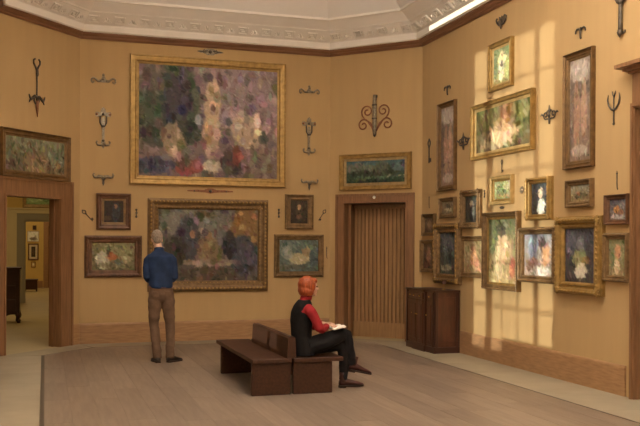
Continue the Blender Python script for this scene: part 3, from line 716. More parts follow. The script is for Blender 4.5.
picture(WR, q4(517.4, 554.4, 228.6, 225.6, 282, 284.2), .09, 'torus', 'aged', dict(g=[(140, 140, 150), (150, 130, 112)], p=[(.7, .5, .13, .3, (206, 150, 104), .85), (.6, .2, .12, .12, (58, 44, 44), .85), (.3, .25, .16, .3, (116, 128, 158), .8), (.25, .72, .22, .16, (124, 82, 66), .8), (.55, .88, .35, .1, (212, 206, 200), .85)], j=15, n=260, l=.07),
   'painting of blue, orange and white patches between two larger carved frames', GRW, d=.085, carve=dict(step=.45, at=.3, two=True, m='aged'))
picture(WR, q4(565.1, 591, 181, 177.6, 207.6, 206.6), .065, 'scoop', 'aged', dict(g=[(140, 136, 120), (122, 100, 66)], p=[(.5, .6, .35, .14, (76, 66, 46), .8), (.4, .5, .08, .12, (170, 90, 56), .7), (.5, .9, .4, .08, (150, 124, 80), .7)], j=15, n=150, l=.07),
   'small wide landscape-shaped painting straight below the tall mauve one', GRW, carve=dict(step=.5, at=.3, m='aged'))
picture(WR, q4(554.4, 599.4, 217.6, 214.8, 293, 296.6), .14, 'torus', 'gold', dict(g=[(72, 72, 84), (64, 56, 54)], p=[(.5, .28, .12, .13, (112, 110, 120), .8), (.45, .55, .26, .14, (142, 138, 84), .85), (.55, .45, .1, .08, (104, 120, 80), .8), (.5, .78, .18, .13, (206, 194, 176), .85), (.2, .3, .16, .25, (86, 86, 104), .7), (.65, .6, .1, .08, (150, 104, 60), .7)], j=13, n=320, l=.06),
   'big upright slate and green painting in the broadest carved gold frame, near the big door', GRW, d=.10, carve=dict(step=.45, at=.28, two=True, corners=1.15, m='gold'))
picture(WR, q4(604, 627, 195.2, 193.2, 225, 224.2), .055, 'scoop', 'brown', dict(g=[(86, 84, 96), (104, 88, 78)], p=[(.4, .5, .16, .18, (190, 120, 52), .85), (.65, .62, .16, .16, (150, 96, 60), .7), (.5, .85, .4, .1, (156, 150, 152), .75), (.75, .35, .15, .15, (130, 124, 130), .6)], j=15, n=150, l=.08),
   'small wide still painting in a plain dark brown frame beside the big door', GRW)
picture(WR, q4(602.4, 627.4, 234, 231.6, 281.2, 282.8), .07, 'torus', 'aged', dict(g=[(124, 122, 84), (130, 106, 70)], p=[(.5, .35, .18, .2, (206, 130, 94), .75), (.45, .75, .16, .2, (206, 176, 140), .75), (.2, .5, .14, .3, (100, 108, 74), .7), (.8, .4, .14, .3, (118, 114, 76), .7)], j=17, n=200, l=.08),
   'upright peach and green painting in a rope-edged frame under the plain dark brown one', GRW, carve=dict(step=.4, at=.3, m='aged'))
# in the galleries beyond
WG2 = Wall(Vector((GX0, Y2)), Vector((GX1, Y2))); WG3 = Wall(Vector((GX0, Y3)), Vector((GX1, Y3)))
picture(WG2, q4(22.5, 56, 189, 189, 208, 208), .10, 'torus', 'bright', dict(g=[(150, 176, 112), (138, 168, 104)], p=[(.3, .6, .3, .2, (166, 190, 130), .7), (.8, .5, .2, .3, (116, 150, 100), .7)], j=16, n=150, l=.06),
   'green landscape in a pale gold frame over the inner gallery doorway', 'pictures in the far galleries')
picture(WG3, q4(27.3, 39, 230.8, 230.8, 241.6, 241.6), .02, 'flat', 'pale', dict(g=[(226, 222, 206), (214, 206, 186)], p=[(.5, .75, .35, .14, (96, 84, 70), .85), (.7, .55, .12, .12, (130, 120, 100), .7)], j=10, n=60, l=.1),
   'whitish picture hung topmost of three on the far yellow wall', 'pictures in the far galleries', d=.03)
picture(WG3, q4(28, 38.6, 243.5, 243.5, 260, 260), .04, 'flat', 'brown', dict(g=[(66, 56, 40), (58, 48, 36)], p=[(.5, .5, .3, .3, (92, 70, 46), .8)], j=8, n=50, l=.1),
   'dark picture in a white mount on the far yellow wall', 'pictures in the far galleries', d=.03, liner=(.07, 'pale'))
picture(WG3, q4(31, 35.6, 261.6, 261.6, 267.4, 267.4), .025, 'flat', 'gold', dict(g=[(200, 170, 110), (190, 150, 90)], p=[(.5, .5, .2, .3, (230, 216, 180), .8)], j=8, n=20, l=.1),
   'tiny picture lowest of three on the far yellow wall', 'pictures in the far galleries', d=.03)
picture(WG3, q4(32.6, 36.4, 225.4, 225.4, 229.8, 229.8), .02, 'flat', 'brown', dict(g=[(70, 50, 34), (60, 44, 30)], p=[], j=6, n=10, l=.1),
   'tiny dark plaque above the whitish picture on the far wall', 'pictures in the far galleries', d=.03)

# ------------------------------------------------------------------ ironwork on the walls
def spiral(cx, cz, r0, a0, turns, hand=1, r1=.15, n=26):
    """from the outside (angle a0, radius r0) winding in"""
    return [(cx+(r0*(1-t)+r0*r1*t)*cos(a0+hand*turns*2*PI*t), 0, cz+(r0*(1-t)+r0*r1*t)*sin(a0+hand*turns*2*PI*t)) for t in [k/n for k in range(n+1)]]
class Iron:
    """wall ornament; unit coordinates x,z scaled to metres, lies r+ off the wall"""
    def __init__(s, wall, px, py, scale, label, group=None, m=M_IRON, name='iron_ornament', roll=0.0):
        u, z = wall.hit(px, py, .02)
        s.t = thing(name, label, 'ironwork', wall.pt(u, .0, z), 0, group)
        s.t.rotation_euler = (0, 0, wall.rz); s.k = scale; s.m = m; s.roll = roll
    def P(s, p):
        x, z = p[0]*s.k, p[-1]*s.k
        return (x*cos(s.roll)-z*sin(s.roll), z*cos(s.roll)*1+x*sin(s.roll)) if s.roll else (x, z)
    def rod(s, name, pts, r, m=None, off=None, seg=7):
        rr = r if hasattr(r, '__len__') else [r]*len(pts)
        rr = [q*s.k for q in rr]; o = max(rr)+.002 if off is None else off
        V = []
        for p in pts: x, z = s.P(p); V.append((x, -o, z))
        MB().tube(V, rr, seg, flat=.8).obj(name, m or s.m, s.t, True); return s
    def plate(s, name, pts, th=.012, m=None, off=.001):
        n = len(pts); Q = [s.P(p) for p in pts]
        v = [(x, -off, z) for x, z in Q]+[(x, -off-th, z) for x, z in Q]
        f = [tuple(range(n)), tuple(range(n, 2*n))[::-1]]+[(i, (i+1) % n, n+(i+1) % n, n+i) for i in range(n)]
        MB().add(v, f).obj(name, m or s.m, s.t); return s
    def boss(s, name, p, r, m=None):
        x, z = s.P(p); q = r*s.k; MB().ball((x, -q*.7-.001, z), q, q*.7, q, 10, 6).obj(name, m or s.m, s.t, True); return s
def mpp(wall, px, py):
    u, z = wall.hit(px, py); return (wall.hit(px, py-10)[1]-z)/10     # metres per pixel
def leafpts(cx, cz, a, L, w):
    c, s_ = cos(a), sin(a)
    return [(cx+c*p*L-s_*q*w, cz+s_*p*L+c*q*w) for p, q in ((0, .15), (.3, .45), (.6, .42), (1, 0), (.6, -.42), (.3, -.45), (0, -.15))]
IG = 'wrought ironwork on the walls'

# forked stake on the doorway wall (57 px high)
def stake(wall, px, py0, py1, label, m=M_IRON):
    k = mpp(wall, px, (py0+py1)/2)*(py1-py0)
    I = Iron(wall, px, (py0+py1)/2, k, label, None, m)
    I.rod('shaft', [(0, .26), (.005, .1), (0, -.1), (0, -.24)], [.016, .014, .014, .02])
    I.rod('collar', [(0, .33), (0, .24), (0, .2)], [.022, .03, .02])
    for q in (-1, 1):
        I.rod('prong', [(0, .30), (q*.03, .36), (q*.075, .42), (q*.075, .47), (q*.045, .5), (q*.035, .485)], [.02, .018, .016, .016, .014, .01])
        I.rod('hook', [(0, -.16), (q*.06, -.145), (q*.1, -.18), (q*.15, -.22), (q*.175, -.17), (q*.19, -.13)], [.026, .026, .024, .022, .018, .01])
        I.rod('hook', [(q*.12, -.20), (q*.165, -.235), (q*.18, -.27)], [.018, .016, .008])
        I.rod('ring_side', [(0, -.15), (q*.05, -.17), (q*.06, -.22), (q*.03, -.27), (0, -.28)], .016)
    I.rod('tip', [(0, -.22), (0, -.34), (.005, -.42), (.008, -.5)], [.03, .03, .02, .006], M_IRONR)
stake(WL, 37, 59, 117, 'tall iron stake with forked top and hooked crosspiece above the mottled green painting')
def crestpiece(px, py, wpx, label, m):
    k = mpp(WM, px, py)*wpx
    I = Iron(WM, px, py, k, label, IG, m)
    I.plate('crest', [(-.22, -.12), (.22, -.12), (.2, -.04), (.1, 0), (.06, .12), (.05, .2), (0, .26), (-.05, .2), (-.06, .12), (-.1, 0), (-.2, -.04)])
    I.boss('knob', (0, .2), .055); I.boss('knob', (0, .02), .06)
    for q in (-1, 1):
        I.rod('scroll_arm', [(q*.1, -.05), (q*.22, -.08), (q*.32, .02), (q*.42, .06), (q*.48, 0), (q*.49, -.09), (q*.44, -.15), (q*.38, -.12), (q*.39, -.07)], [.05, .05, .045, .043, .04, .038, .034, .03, .022], M_IRONR if m is M_IRON else m)
crestpiece(103.5, 79.5, 24, 'rust-tipped iron scroll bracket level with the gold frame\'s corner, nearest the doorway', M_IRONG)
crestpiece(309.5, 90.5, 21, 'grey iron scroll bracket right of the very large gold frame, topmost', M_IRONG)
def crosshinge(px, y0, y1, label):
    k = mpp(WM, px, (y0+y1)/2)*(y1-y0)
    I = Iron(WM, px, (y0+y1)/2, k, label, IG, M_IRONG)
    I.plate('shaft', [(-.03, .25), (.03, .25), (.055, .08), (.03, -.05), (.03, -.28), (-.03, -.28), (-.03, -.05), (-.055, .08)])
    I.plate('crossbar', [(-.17, .27), (-.08, .27), (0, .31), (.08, .27), (.17, .27), (.19, .33), (.17, .39), (.08, .37), (.05, .40), (-.05, .40), (-.08, .37), (-.17, .39), (-.19, .33)])
    I.plate('top_lobe', leafpts(0, .37, PI/2, .13, .13), .014)
    for q in (-1, 1):
        I.boss('rivet', (q*.15, .33), .03, M_IRONR); I.rod('side_bar', [(q*.075, .28), (q*.07, .12), (q*.03, .03)], [.022, .02, .012], M_IRON)
        I.rod('foot_scroll', [(0, -.36), (q*.06, -.41), (q*.13, -.40), (q*.16, -.35), (q*.15, -.31), (q*.12, -.33)], [.03, .028, .024, .02, .016, .012])
    I.boss('rivet', (0, .33), .035, M_IRON); I.boss('rivet', (0, .05), .03, M_IRON); I.boss('rivet', (0, -.3), .028, M_IRON)
    I.plate('foot', [(-.04, -.28), (.04, -.28), (.06, -.38), (.02, -.46), (0, -.5), (-.02, -.46), (-.06, -.38)])
crosshinge(103.3, 107, 149, 'cross-headed grey iron hinge between the two doorway-side scroll brackets')
crosshinge(309.2, 117, 156, 'cross-headed grey iron hinge between two scroll brackets left of the slatted door')
def moustache(px, py, wpx, label):
    k = mpp(WM, px, py)*wpx; I = Iron(WM, px, py, k, label, IG, M_IRONG)
    for q in (-1, 1):
        I.rod('horn', [(0, .0), (q*.1, .12), (q*.22, .13), (q*.34, .08), (q*.44, .1), (q*.49, .2), (q*.46, .27), (q*.42, .25)], [.09, .085, .075, .062, .055, .05, .04, .028])
    I.plate('drop', [(-.12, .16), (.12, .16), (.08, .02), (.05, -.1), (.06, -.2), (.0, -.36), (-.06, -.2), (-.05, -.1), (-.08, .02)], .014, M_IRON)
    I.boss('knob', (0, .08), .06)
moustache(103.3, 179, 20, 'horn-shaped iron piece above the small brown-framed dark painting')
moustache(309.5, 184, 17.5, 'horn-shaped iron piece above the small dull gilt frame')
def bolt(wall, px, y0, y1, label, roll=0.0, m=M_IRON, kind=0, sc=1.0):
    k = mpp(wall, px, (y0+y1)/2)*(y1-y0)*sc; I = Iron(wall, px, (y0+y1)/2, k, label, IG, m, roll=roll)
    if kind == 0:      # small latch
        I.rod('shank', [(0, .38), (0, 0), (0, -.4)], [.07, .05, .06]); I.boss('head', (0, .40), .13); I.boss('foot', (0, -.40), .13)
        I.plate('tongue', [(-.1, .1), (.14, .14), (.14, -.05), (-.1, -.1)], .012)
    elif kind == 1:    # key
        I.rod('shank', [(0, .2), (0, -.1), (0, -.5)], [.035, .03, .03])
        I.rod('bow', [(.11*sin(2*PI*a/12), .32+.13*cos(2*PI*a/12)) for a in range(13)], .032)
        I.plate('bit', [(0, -.3), (.14, -.3), (.14, -.46), (0, -.46)], .012); I.boss('collar', (0, .17), .055); I.boss('finial', (0, .47), .05)
    elif kind == 2:    # thin hook
        I.rod('shank', [(0, .5), (.0, .2), (0, -.2), (.02, -.42), (.06, -.5), (.1, -.44)], [.02, .035, .035, .03, .026, .016]); I.boss('eye', (0, .36), .06)
bolt(WM, 87.5, 209.5, 221.5, 'small slanted iron hook left of the brown-framed dark painting', roll=.75, kind=1, sc=1.25)
bolt(WM, 136.5, 208.8, 217.5, 'small iron latch between the brown-framed dark painting and the carved frame')
bolt(WM, 279, 208.8, 217.5, 'small iron latch between the carved frame and the small dull gilt one')
bolt(WM, 322.3, 208.5, 221.5, 'small slanted iron key right of the small dull gilt frame', roll=-.6, kind=1)
bolt(WM, 326.8, 246.5, 258.5, 'thin iron hook right of the blue-green painting', kind=2)
# flat cartouches over the centre paintings
k = mpp(WM, 210, 52)*27; I = Iron(WM, 210.5, 51.8, k, 'flat iron cartouche over the very large gold frame', IG, M_IRON)
I.plate('plate', [(-.5, 0), (-.36, .05), (-.22, .04), (-.12, .11), (.12, .11), (.22, .04), (.36, .05), (.5, 0), (.36, -.05), (.2, -.06), (.12, -.12), (-.12, -.12), (-.2, -.06), (-.36, -.05)], .012, M_IRONG)
for q in (-1, 1): I.rod('scroll', spiral(q*.2, 0, .08, PI/2, 1.2, -q), .018); I.rod('tail', [(q*.1, .04), (q*.3, .0), (q*.47, 0)], [.03, .025, .012])
I.boss('centre_boss', (0, 0), .07)
k = mpp(WM, 210, 191)*46; I = Iron(WM, 210.5, 191.2, k, 'long flat iron mount squeezed between the two largest frames', IG, M_IRON)
I.plate('plate', [(-.5, .012), (-.3, .03), (-.12, .025), (-.06, .06), (.06, .06), (.12, .025), (.3, .03), (.5, .012), (.5, -.012), (.3, -.02), (.1, -.03), (0, -.055), (-.1, -.03), (-.3, -.02), (-.5, -.012)], .012, M_IRONR)
for q in (-1, 1): I.boss('rivet', (q*.35, 0), .018); I.rod('scroll', spiral(q*.1, 0, .035, PI/2, 1.1, -q), .008)
I.boss('centre_boss', (0, 0), .035)
# large scrolled ornament over the landscape
k = mpp(WC, 375, 116)*42; I = Iron(WC, 375, 116, k, 'large iron ornament with four spiral arms above the river landscape', None, M_IRONG)
I.rod('shaft', [(0, .5), (0, .3), (0, 0), (0, -.3), (0, -.45)], [.04, .05, .055, .05, .035]); I.plate('cap', [(-.05, .5), (.05, .5), (.05, .44), (.03, .42), (.03, .38), (-.03, .38), (-.03, .42), (-.05, .44)], .016, M_IRON)
I.rod('collar', [(0, .27), (0, .24)], .065, M_IRON); I.rod('collar', [(0, -.05), (0, -.08)], .065, M_IRON)
I.rod('point', [(0, -.40), (0, -.46), (0, -.5)], [.045, .04, .012], M_IRON)
for q in (-1, 1):
    sp = spiral(q*.21, .12, .15, PI/2-q*PI/2, 1.35, q, .2)
    I.rod('upper_spiral', [(q*.03, -.34), (q*.12, -.16), (q*.27, -.06), (q*.34, .03)]+sp, .017, M_IRONR)
    sp = spiral(q*.31, -.2, .15, PI/2+q*PI/2*.6, 1.35, -q, .2)
    I.rod('lower_spiral', [(q*.03, -.36), (q*.1, -.24), (q*.17, -.15)]+sp, .017, M_IRONR)

# right wall pieces; widths there are foreshortened, so heights set the scale
def tbracket(px, y0, y1, label):
    k = mpp(WR, px, (y0+y1)/2)*(y1-y0); I = Iron(WR, px, (y0+y1)/2, k, label, IG, M_IRON)
    for q in (-1, 1): I.rod('arm', [(0, .18), (q*.2, .34), (q*.45, .38), (q*.62, .26), (q*.66, .08), (q*.56, .06)], [.09, .085, .08, .07, .06, .035])
    I.rod('stem', [(0, .3), (0, 0), (0, -.3), (0, -.46)], [.1, .09, .075, .035]); I.boss('knob', (0, -.36), .09); I.boss('crown', (0, .38), .1)
tbracket(447, 85, 95.5, 'small T-shaped iron bracket above the tall mauve painting by the corner')
tbracket(580, 26.5, 39.5, 'small T-shaped iron bracket above the tall mauve painting right of the sunlight')
def cresset(px, y0, y1, label):
    k = mpp(WR, px, (y0+y1)/2)*(y1-y0); I = Iron(WR, px, (y0+y1)/2, k, label, IG, M_IRON)
    I.rod('spike', [(0, .5), (0, .25), (0, 0), (0, -.3), (0, -.5)], [.02, .06, .055, .06, .035])
    for q in (-1, 1):
        I.rod('scroll', [(0, -.25), (q*.2, -.2)]+spiral(q*.36, .0, .22, -PI/2-q*.3, 1.2, q, .25), .04)
        I.rod('leaf', [(q*.55, .0), (q*.72, .1), (q*.85, .02)], [.05, .05, .02]); I.rod('upper_curl', [(0, .1), (q*.12, .24), (q*.24, .2), (q*.22, .1)], [.04, .04, .035, .02])
    I.boss('centre_boss', (0, -.05), .1)
cresset(463, 132.5, 150, 'spiked iron scroll between the tall mauve and the wide peach paintings')
cresset(548.8, 105, 124, 'spiked iron scroll in the sunlight right of the wide peach painting')
# leafy spray above the small pale painting
k = mpp(WR, 501, 21)*15; I = Iron(WR, 501, 21.5, k, 'leafy iron spray above the small pale painting in the sunlight', IG, M_IRON)
for a in (20, 55, 90, 125, 160): I.plate('leaf', leafpts(0, -.1, math.radians(a), .62 if a != 90 else .5, .26), .014)
for q in (-1, 1): I.rod('curl', [(0, -.2), (q*.3, -.18), (q*.55, .0), (q*.66, .22), (q*.56, .32), (q*.48, .24)], [.08, .075, .07, .06, .045, .03])
I.rod('drop', [(0, 0), (0, -.3), (0, -.5)], [.1, .09, .03]); I.boss('centre_boss', (0, -.08), .14)
bolt(WR, 428.8, 139, 163, 'upright iron key beside the corner, left of the tall mauve painting', kind=1)
bolt(WR, 428.4, 196, 208, 'thin dark iron hook above the tiny brownish painting', kind=2)
bolt(WR, 501, 159.5, 172.5, 'small iron pendant between the wide peach and the dappled green paintings', kind=1)
bolt(WR, 483.6, 190, 197.5, 'small iron latch left of the dappled green painting')
bolt(WR, 616, 171, 189.5, 'curved iron hook above the plain dark brown frame', kind=2, sc=1.0)
k = mpp(WR, 521, 190)*8; I = Iron(WR, 521, 190, k, 'small grey rosette plaque between the dappled green and the white-patched paintings', IG, M_IRONG)
I.plate('plate', [(.5*cos(a*PI/8)*(1 if a % 2 else .72), .5*sin(a*PI/8)*(1 if a % 2 else .72)) for a in range(16)], .012); I.boss('centre_boss', (0, 0), .18)
k = mpp(WR, 501, 207.5)*4; I = Iron(WR, 501, 207.6, k, 'tiny iron plate under the dappled green painting', IG, M_IRON)
I.plate('plate', [(-1.2, .1), (-.4, .35), (.4, .35), (1.2, .1), (.5, -.35), (-.5, -.35)], .01); I.boss('rivet', (0, 0), .2)
# big stake running up towards the cornice and trident
kk = mpp(WR, 621, 18); k = kk*60
I = Iron(WR, 621, 12, k, 'long iron spike with a scrolled head high beside the big door', None, M_IRON)
I.rod('shaft', [(0, .42), (0, .1), (0, -.2), (0, -.36)], [.03, .035, .04, .042]); I.rod('point', [(0, -.3), (0, -.36), (0, -.43)], [.045, .05, .006])
I.plate('barb', [(0, -.33), (-.13, -.30), (-.11, -.35), (0, -.37), (.08, -.35), (.09, -.31)], .012)
for q in (-1, 1): I.rod('head_scroll', [(0, .16), (q*.09, .2), (q*.15, .28), (q*.12, .36), (q*.06, .33), (q*.08, .28)], [.035, .035, .03, .026, .02, .014])
I.boss('knob', (0, .17), .06); I.boss('knob', (0, .42), .05)
k = mpp(WR, 613, 108)*34; I = Iron(WR, 613, 108, k, 'iron trident with curved outer prongs beside the big door', None, M_IRON)
I.rod('shaft', [(0, .36), (0, 0), (0, -.4), (0, -.5)], [.02, .026, .026, .02]); I.boss('knob', (0, -.46), .045)
for q in (-1, 1):
    I.rod('prong', [(0, -.06), (q*.12, -.02), (q*.23, .1), (q*.28, .26), (q*.25, .42)], [.032, .032, .03, .026, .01])
    I.rod('fork_tip', [(0, .32), (q*.06, .42), (q*.08, .5)], [.022, .02, .01])

# lit strip along the cornice of the right wall
u0 = WR.hit(429.5, 28, .14)[0]
t = thing('cove_light', 'bright light strip along the cornice above the sunlit wall', 'light', WR.pt(u0, 0, 4.98), WR.rz)
MB().box(0, 9.0, -.142, -.1352, -.04, .04).obj('housing', M_PLAST, t); MB().box(.01, 8.99, -.149, -.142, -.036, .036).obj('diffuser', M_LED, t)

# ------------------------------------------------------------------ double bench
bn = on_floor(252, 396.5); BX, BY = bn.x, bn.y
bench = thing('bench', 'long low dark wooden double bench with a central backrest', 'bench', (BX, BY, 0))
SZ = .385
MB().bbox(-.004, .424, -.03, 1.98, SZ-.045, SZ, .005).obj('seat', M_BENCH, bench)
MB().bbox(.448, 1.00, -.03, 1.98, SZ-.045, SZ, .005).obj('seat', M_BENCH, bench)
for x0, x1 in ((.0, .420), (.450, .885)):
    MB().bbox(x0, x1, 0, .06, 0, SZ-.045, .004).obj('end_panel', M_BENCH, bench)
    MB().bbox(x0, x1, 1.66, 1.72, 0, SZ-.045, .004).obj('end_panel', M_BENCH, bench)
MB().bbox(.40, .47, .06, 1.66, .20, SZ-.045, .004).obj('stretcher', M_BENCH, bench)
m = MB(); R = []
for y in (-.02, 1.62):
    R.append([(.375, y, SZ-.002), (.475, y, SZ-.002), (.465, y, SZ+.215), (.448, y, SZ+.232), (.402, y, SZ+.232), (.385, y, SZ+.215)])
m.rings(R); m.obj('backrest', M_BENCH, bench)

# ------------------------------------------------------------------ cabinet by the right wall
cp = on_floor(433.7, 353.9)
cab = thing('cabinet', 'dark mahogany breakfront cabinet with panelled doors beside the slatted door', 'cabinet', (XR-.024, cp.y, 0))
CD, CL_, CH = XR-.024-cp.x, 1.02, .925
# local: x to -CD is the front (towards the room), y runs along the wall away from the camera
MB().box(-CD+.02, 0, .02, CL_-.02, .09, CH-.03).obj('carcass', M_MAHOG, cab)
m = MB(); m.prism([(-CD, 0), (0, 0), (0, CL_), (-CD-.02+.02, CL_), (-CD, CL_*.72), (-CD-.03, CL_*.72), (-CD-.03, CL_*.28), (-CD, CL_*.28)], 0, .09); m.obj('plinth', M_MAHOGD, cab)
m = MB(); m.prism([(-CD-.01, -.012), (.0, -.012), (0, CL_+.012), (-CD-.01, CL_+.012), (-CD-.01, CL_*.73), (-CD-.045, CL_*.73), (-CD-.045, CL_*.27), (-CD-.01, CL_*.27)], CH-.03, CH); m.obj('top', M_MAHOGD, cab)
MB().box(-CD-.025, -CD+.02, CL_*.28, CL_*.72, .09, CH-.03).obj('centre_block', M_MAHOG, cab)
for y0, y1, x in ((CL_*.30, CL_*.495, -CD-.025), (CL_*.505, CL_*.70, -CD-.025), (.06, CL_*.26, -CD+.02), (CL_*.74, CL_-.06, -CD+.02)):
    dr = MB().bbox(x-.018, x, y0, y1, .12, CH-.16, .004).obj('door', M_MAHOG, cab)
    MB().bbox(x-.028, x-.018, y0+.035, y1-.035, .18, CH-.22, .004).obj('raised_panel', M_MAHOG, dr)
    MB().ball((x-.032, y1-.02 if y0 < CL_*.5 else y0+.02, .55), .012).obj('knob', M_BRASS, dr, True)
    w_ = MB().bbox(x-.018, x, y0, y1, CH-.145, CH-.05, .004).obj('drawer', M_MAHOG, cab)
    MB().ball((x-.028, (y0+y1)/2, CH-.098), .012).obj('knob', M_BRASS, w_, True)
for y, x in ((.02, -CD+.02), (CL_*.265, -CD+.005), (CL_*.705, -CD+.005), (CL_-.05, -CD+.02)):
    MB().bbox(x-.03, x, y, y+.035, .09, CH-.03, .006).obj('pilaster', M_MAHOGD, cab)
sp = MB().bbox(-CD+.07, -.06, .008, .02, .16, CH-.1, .004).obj('side_panel', M_MAHOG, cab)
for x0, x1 in ((-CD+.02, -CD+.07), (-.06, 0)): MB().bbox(x0, x1, .0, .02, .09, CH-.03, .004).obj('side_stile', M_MAHOGD, cab)
# small marker on the cabinet
u = on_floor(430.3, 291.5, CH)
t = thing('table_marker', 'small dark square plate on a thin stand upon the cabinet', 'marker', (XR-.20, cp.y+.17, CH), -.3)
MB().lathe((0, 0, 0), [(.001, 0), (.035, 0), (.034, .006), (.012, .012), (.005, .016), (.001, .016)], 14).obj('base', M_BRASS, t, True)
MB().tube([(0, 0, .012), (0, 0, .09)], .004, 8).obj('stem', M_BRASS, t, True); MB().bbox(-.032, .032, -.006, .006, .085, .145, .002).obj('plate', M_MAHOGD, t)

# furniture in the galleries beyond
f = on_floor(18, 323)
t = thing('chest', 'tall dark wooden chest on curved legs in the room beyond the doorway', 'chest', (f.x+.03, f.y, 0))
MB().bbox(-1.15, 0, 0, .5, .17, 1.07, .01).obj('body', M_MAHOGD, t); MB().bbox(-1.18, .03, -.03, .53, 1.07, 1.11, .008).obj('top', M_MAHOGD, t)
for i in range(3): 
    w_ = MB().bbox(-1.08, -.07, -.015, 0, .22+i*.28, .22+i*.28+.25, .006).obj('drawer', M_MAHOGD, t); MB().ball((-.3, -.03, .345+i*.28), .018).obj('knob', M_BRASS, w_, True)
for x in (-1.09, -.05):
    for y in (.05, .45): MB().tube([(x, y, .2), (x+.03, y-.03, .12), (x, y-.01, .05), (x+.03, y-.035, .02), (x+.04, y-.045, .0)], [.055, .05, .028, .035, .03], 8).obj('leg', M_MAHOGD, t, True)
MB().add([(-1.0, .0, .18), (-.15, 0, .18), (-.35, 0, .10), (-.8, 0, .10), (-1.0, .03, .18), (-.15, .03, .18), (-.35, .03, .10), (-.8, .03, .10)], [(0, 1, 2, 3), (4, 7, 6, 5), (0, 4, 5, 1), (1, 5, 6, 2), (2, 6, 7, 3), (3, 7, 4, 0)]).obj('apron', M_MAHOGD, t)
f = on_floor(31, 291.5)
t = thing('low_chest', 'small dark chest below three pictures on the far yellow wall', 'chest', (f.x, f.y, 0))
MB().bbox(-.22, .2, 0, .4, .06, .36, .008).obj('body', M_MAHOGD, t); MB().bbox(-.24, .22, -.02, .42, .36, .40, .006).obj('lid', M_MAHOGD, t)
for x in (-.19, .17):
    for y in (.03, .37): MB().bbox(x-.025, x+.025, y-.025, y+.025, 0, .06, .004).obj('leg', M_MAHOGD, t)

# ------------------------------------------------------------------ people
M_SKIN = mat('skin', (.60, .36, .25), .5, spec=.35, var=.05, nscale=30)
M_SHIRT = mat('blue shirt cloth', (.020, .036, .085), .85, spec=.15, var=.22, nscale=9, bump=.5, bscale=14, bstretch=(1, 1, .5))
M_PANT = mat('brown trouser cloth', (.145, .088, .055), .85, spec=.15, var=.18, nscale=9, bump=.6, bscale=16, bstretch=(.6, .6, 1.6))
M_BELT = mat('reddish leather belt', (.16, .05, .03), .5)
M_SHOE = mat('dark shoe leather', (.030, .018, .014), .4)
M_SOLE = mat('shoe sole', (.05, .03, .022), .7)
M_GREYH = mat('grey hair', (.24, .19, .145), .7, var=.35, nscale=40, stretch=(3, 3, .6), bump=.4, bscale=60, bstretch=(3, 3, .6))
M_REDH = mat('copper red hair', (.27, .052, .010), .42, var=.3, nscale=30, stretch=(3, 3, .5), bump=.35, bscale=50, bstretch=(3, 3, .5))
M_RED = mat('red shirt cloth', (.27, .018, .022), .8, spec=.2, var=.22, nscale=10, bump=.5, bscale=16)
M_BLACK = mat('black knit', (.010, .009, .009), .9, spec=.15, var=.3, nscale=12)
M_TIGHT = mat('black trousers cloth', (.011, .010, .011), .85, spec=.2, var=.3, nscale=12)
M_BOOT = mat('oxblood boot leather', (.050, .014, .011), .4, var=.2, nscale=15)
M_EYE = mat('eye', (.05, .03, .02), .2)
M_LIP = mat('lips', (.42, .12, .09), .45)
M_PAPER = mat('paper', (.80, .74, .66), .7)
M_COVER = mat('booklet cover', (.62, .52, .46), .6)

def fuse(mb, voxel=.012, it=4):
    me = mb.mesh('tmp'); o = bpy.data.objects.new('tmp', me); C.objects.link(o)
    r = o.modifiers.new('r', 'REMESH'); r.mode = 'VOXEL'; r.voxel_size = voxel; r.use_smooth_shade = True
    s_ = o.modifiers.new('s', 'SMOOTH'); s_.factor = .5; s_.iterations = it
    dg = bpy.context.evaluated_depsgraph_get(); dg.update()
    out = bpy.data.meshes.new_from_object(o.evaluated_get(dg)); out.materials.clear()
    bpy.data.objects.remove(o); bpy.data.meshes.remove(me)
    out.polygons.foreach_set('use_smooth', [True]*len(out.polygons)); out.update()
    return out
def wrinkle(me, amp, f, seed=0.0):
    for v in me.vertices:
        p = v.co; n = noise.noise(Vector((p.x*f[0]+seed, p.y*f[1], p.z*f[2])))
        v.co = p + v.normal*amp*n
    me.update()
def ell(mb, secs, seg=18, pw=2.3):
    """stack of (cx, cy, z, rx, ry) superellipse sections"""
    R = []
    for cx, cy, z, rx, ry in secs:
        r = []
        for k in range(seg):
            a = 2*PI*k/seg; c, s_ = cos(a), sin(a)
            r.append((cx+rx*math.copysign(abs(c)**(2/pw), c), cy+ry*math.copysign(abs(s_)**(2/pw), s_), z))
        R.append(r)
    mb.rings(R); return mb
def xf(M, p): v = M @ Vector(p); return (v.x, v.y, v.z)
class XMB(MB):
    """mesh builder whose shapes are moved by a matrix"""
    def __init__(s, M): super().__init__(); s.M = M
    def add(s, v, f): return super().add([xf(s.M, p) for p in v], f)
def head(M, s=1.0):
    """head facing +y, chin at z=0, crown at z=.225"""
    m = XMB(M @ Matrix.Scale(s, 4))
    m.ball((0, -.012, .135), .073, .092, .09, 16, 12)
    m.ball((0, .022, .075), .055, .062, .068, 14, 10)
    m.ball((0, .058, .018), .026, .024, .02)                       # chin
    m.tube([(0, .078, .125), (0, .092, .105), (0, .104, .082), (0, .088, .074)], [.008, .010, .014, .012], 8)   # nose
    m.ball((0, .078, .048), .022, .012, .012)                      # mouth
    m.ball((0, .070, .132), .048, .016, .010)                      # brow
    for q in (-1, 1):
        m.ball((q*.035, .062, .085), .02, .02, .022)               # cheek
        m.ball((q*.074, -.008, .098), .009, .018, .030)            # ear
    return m
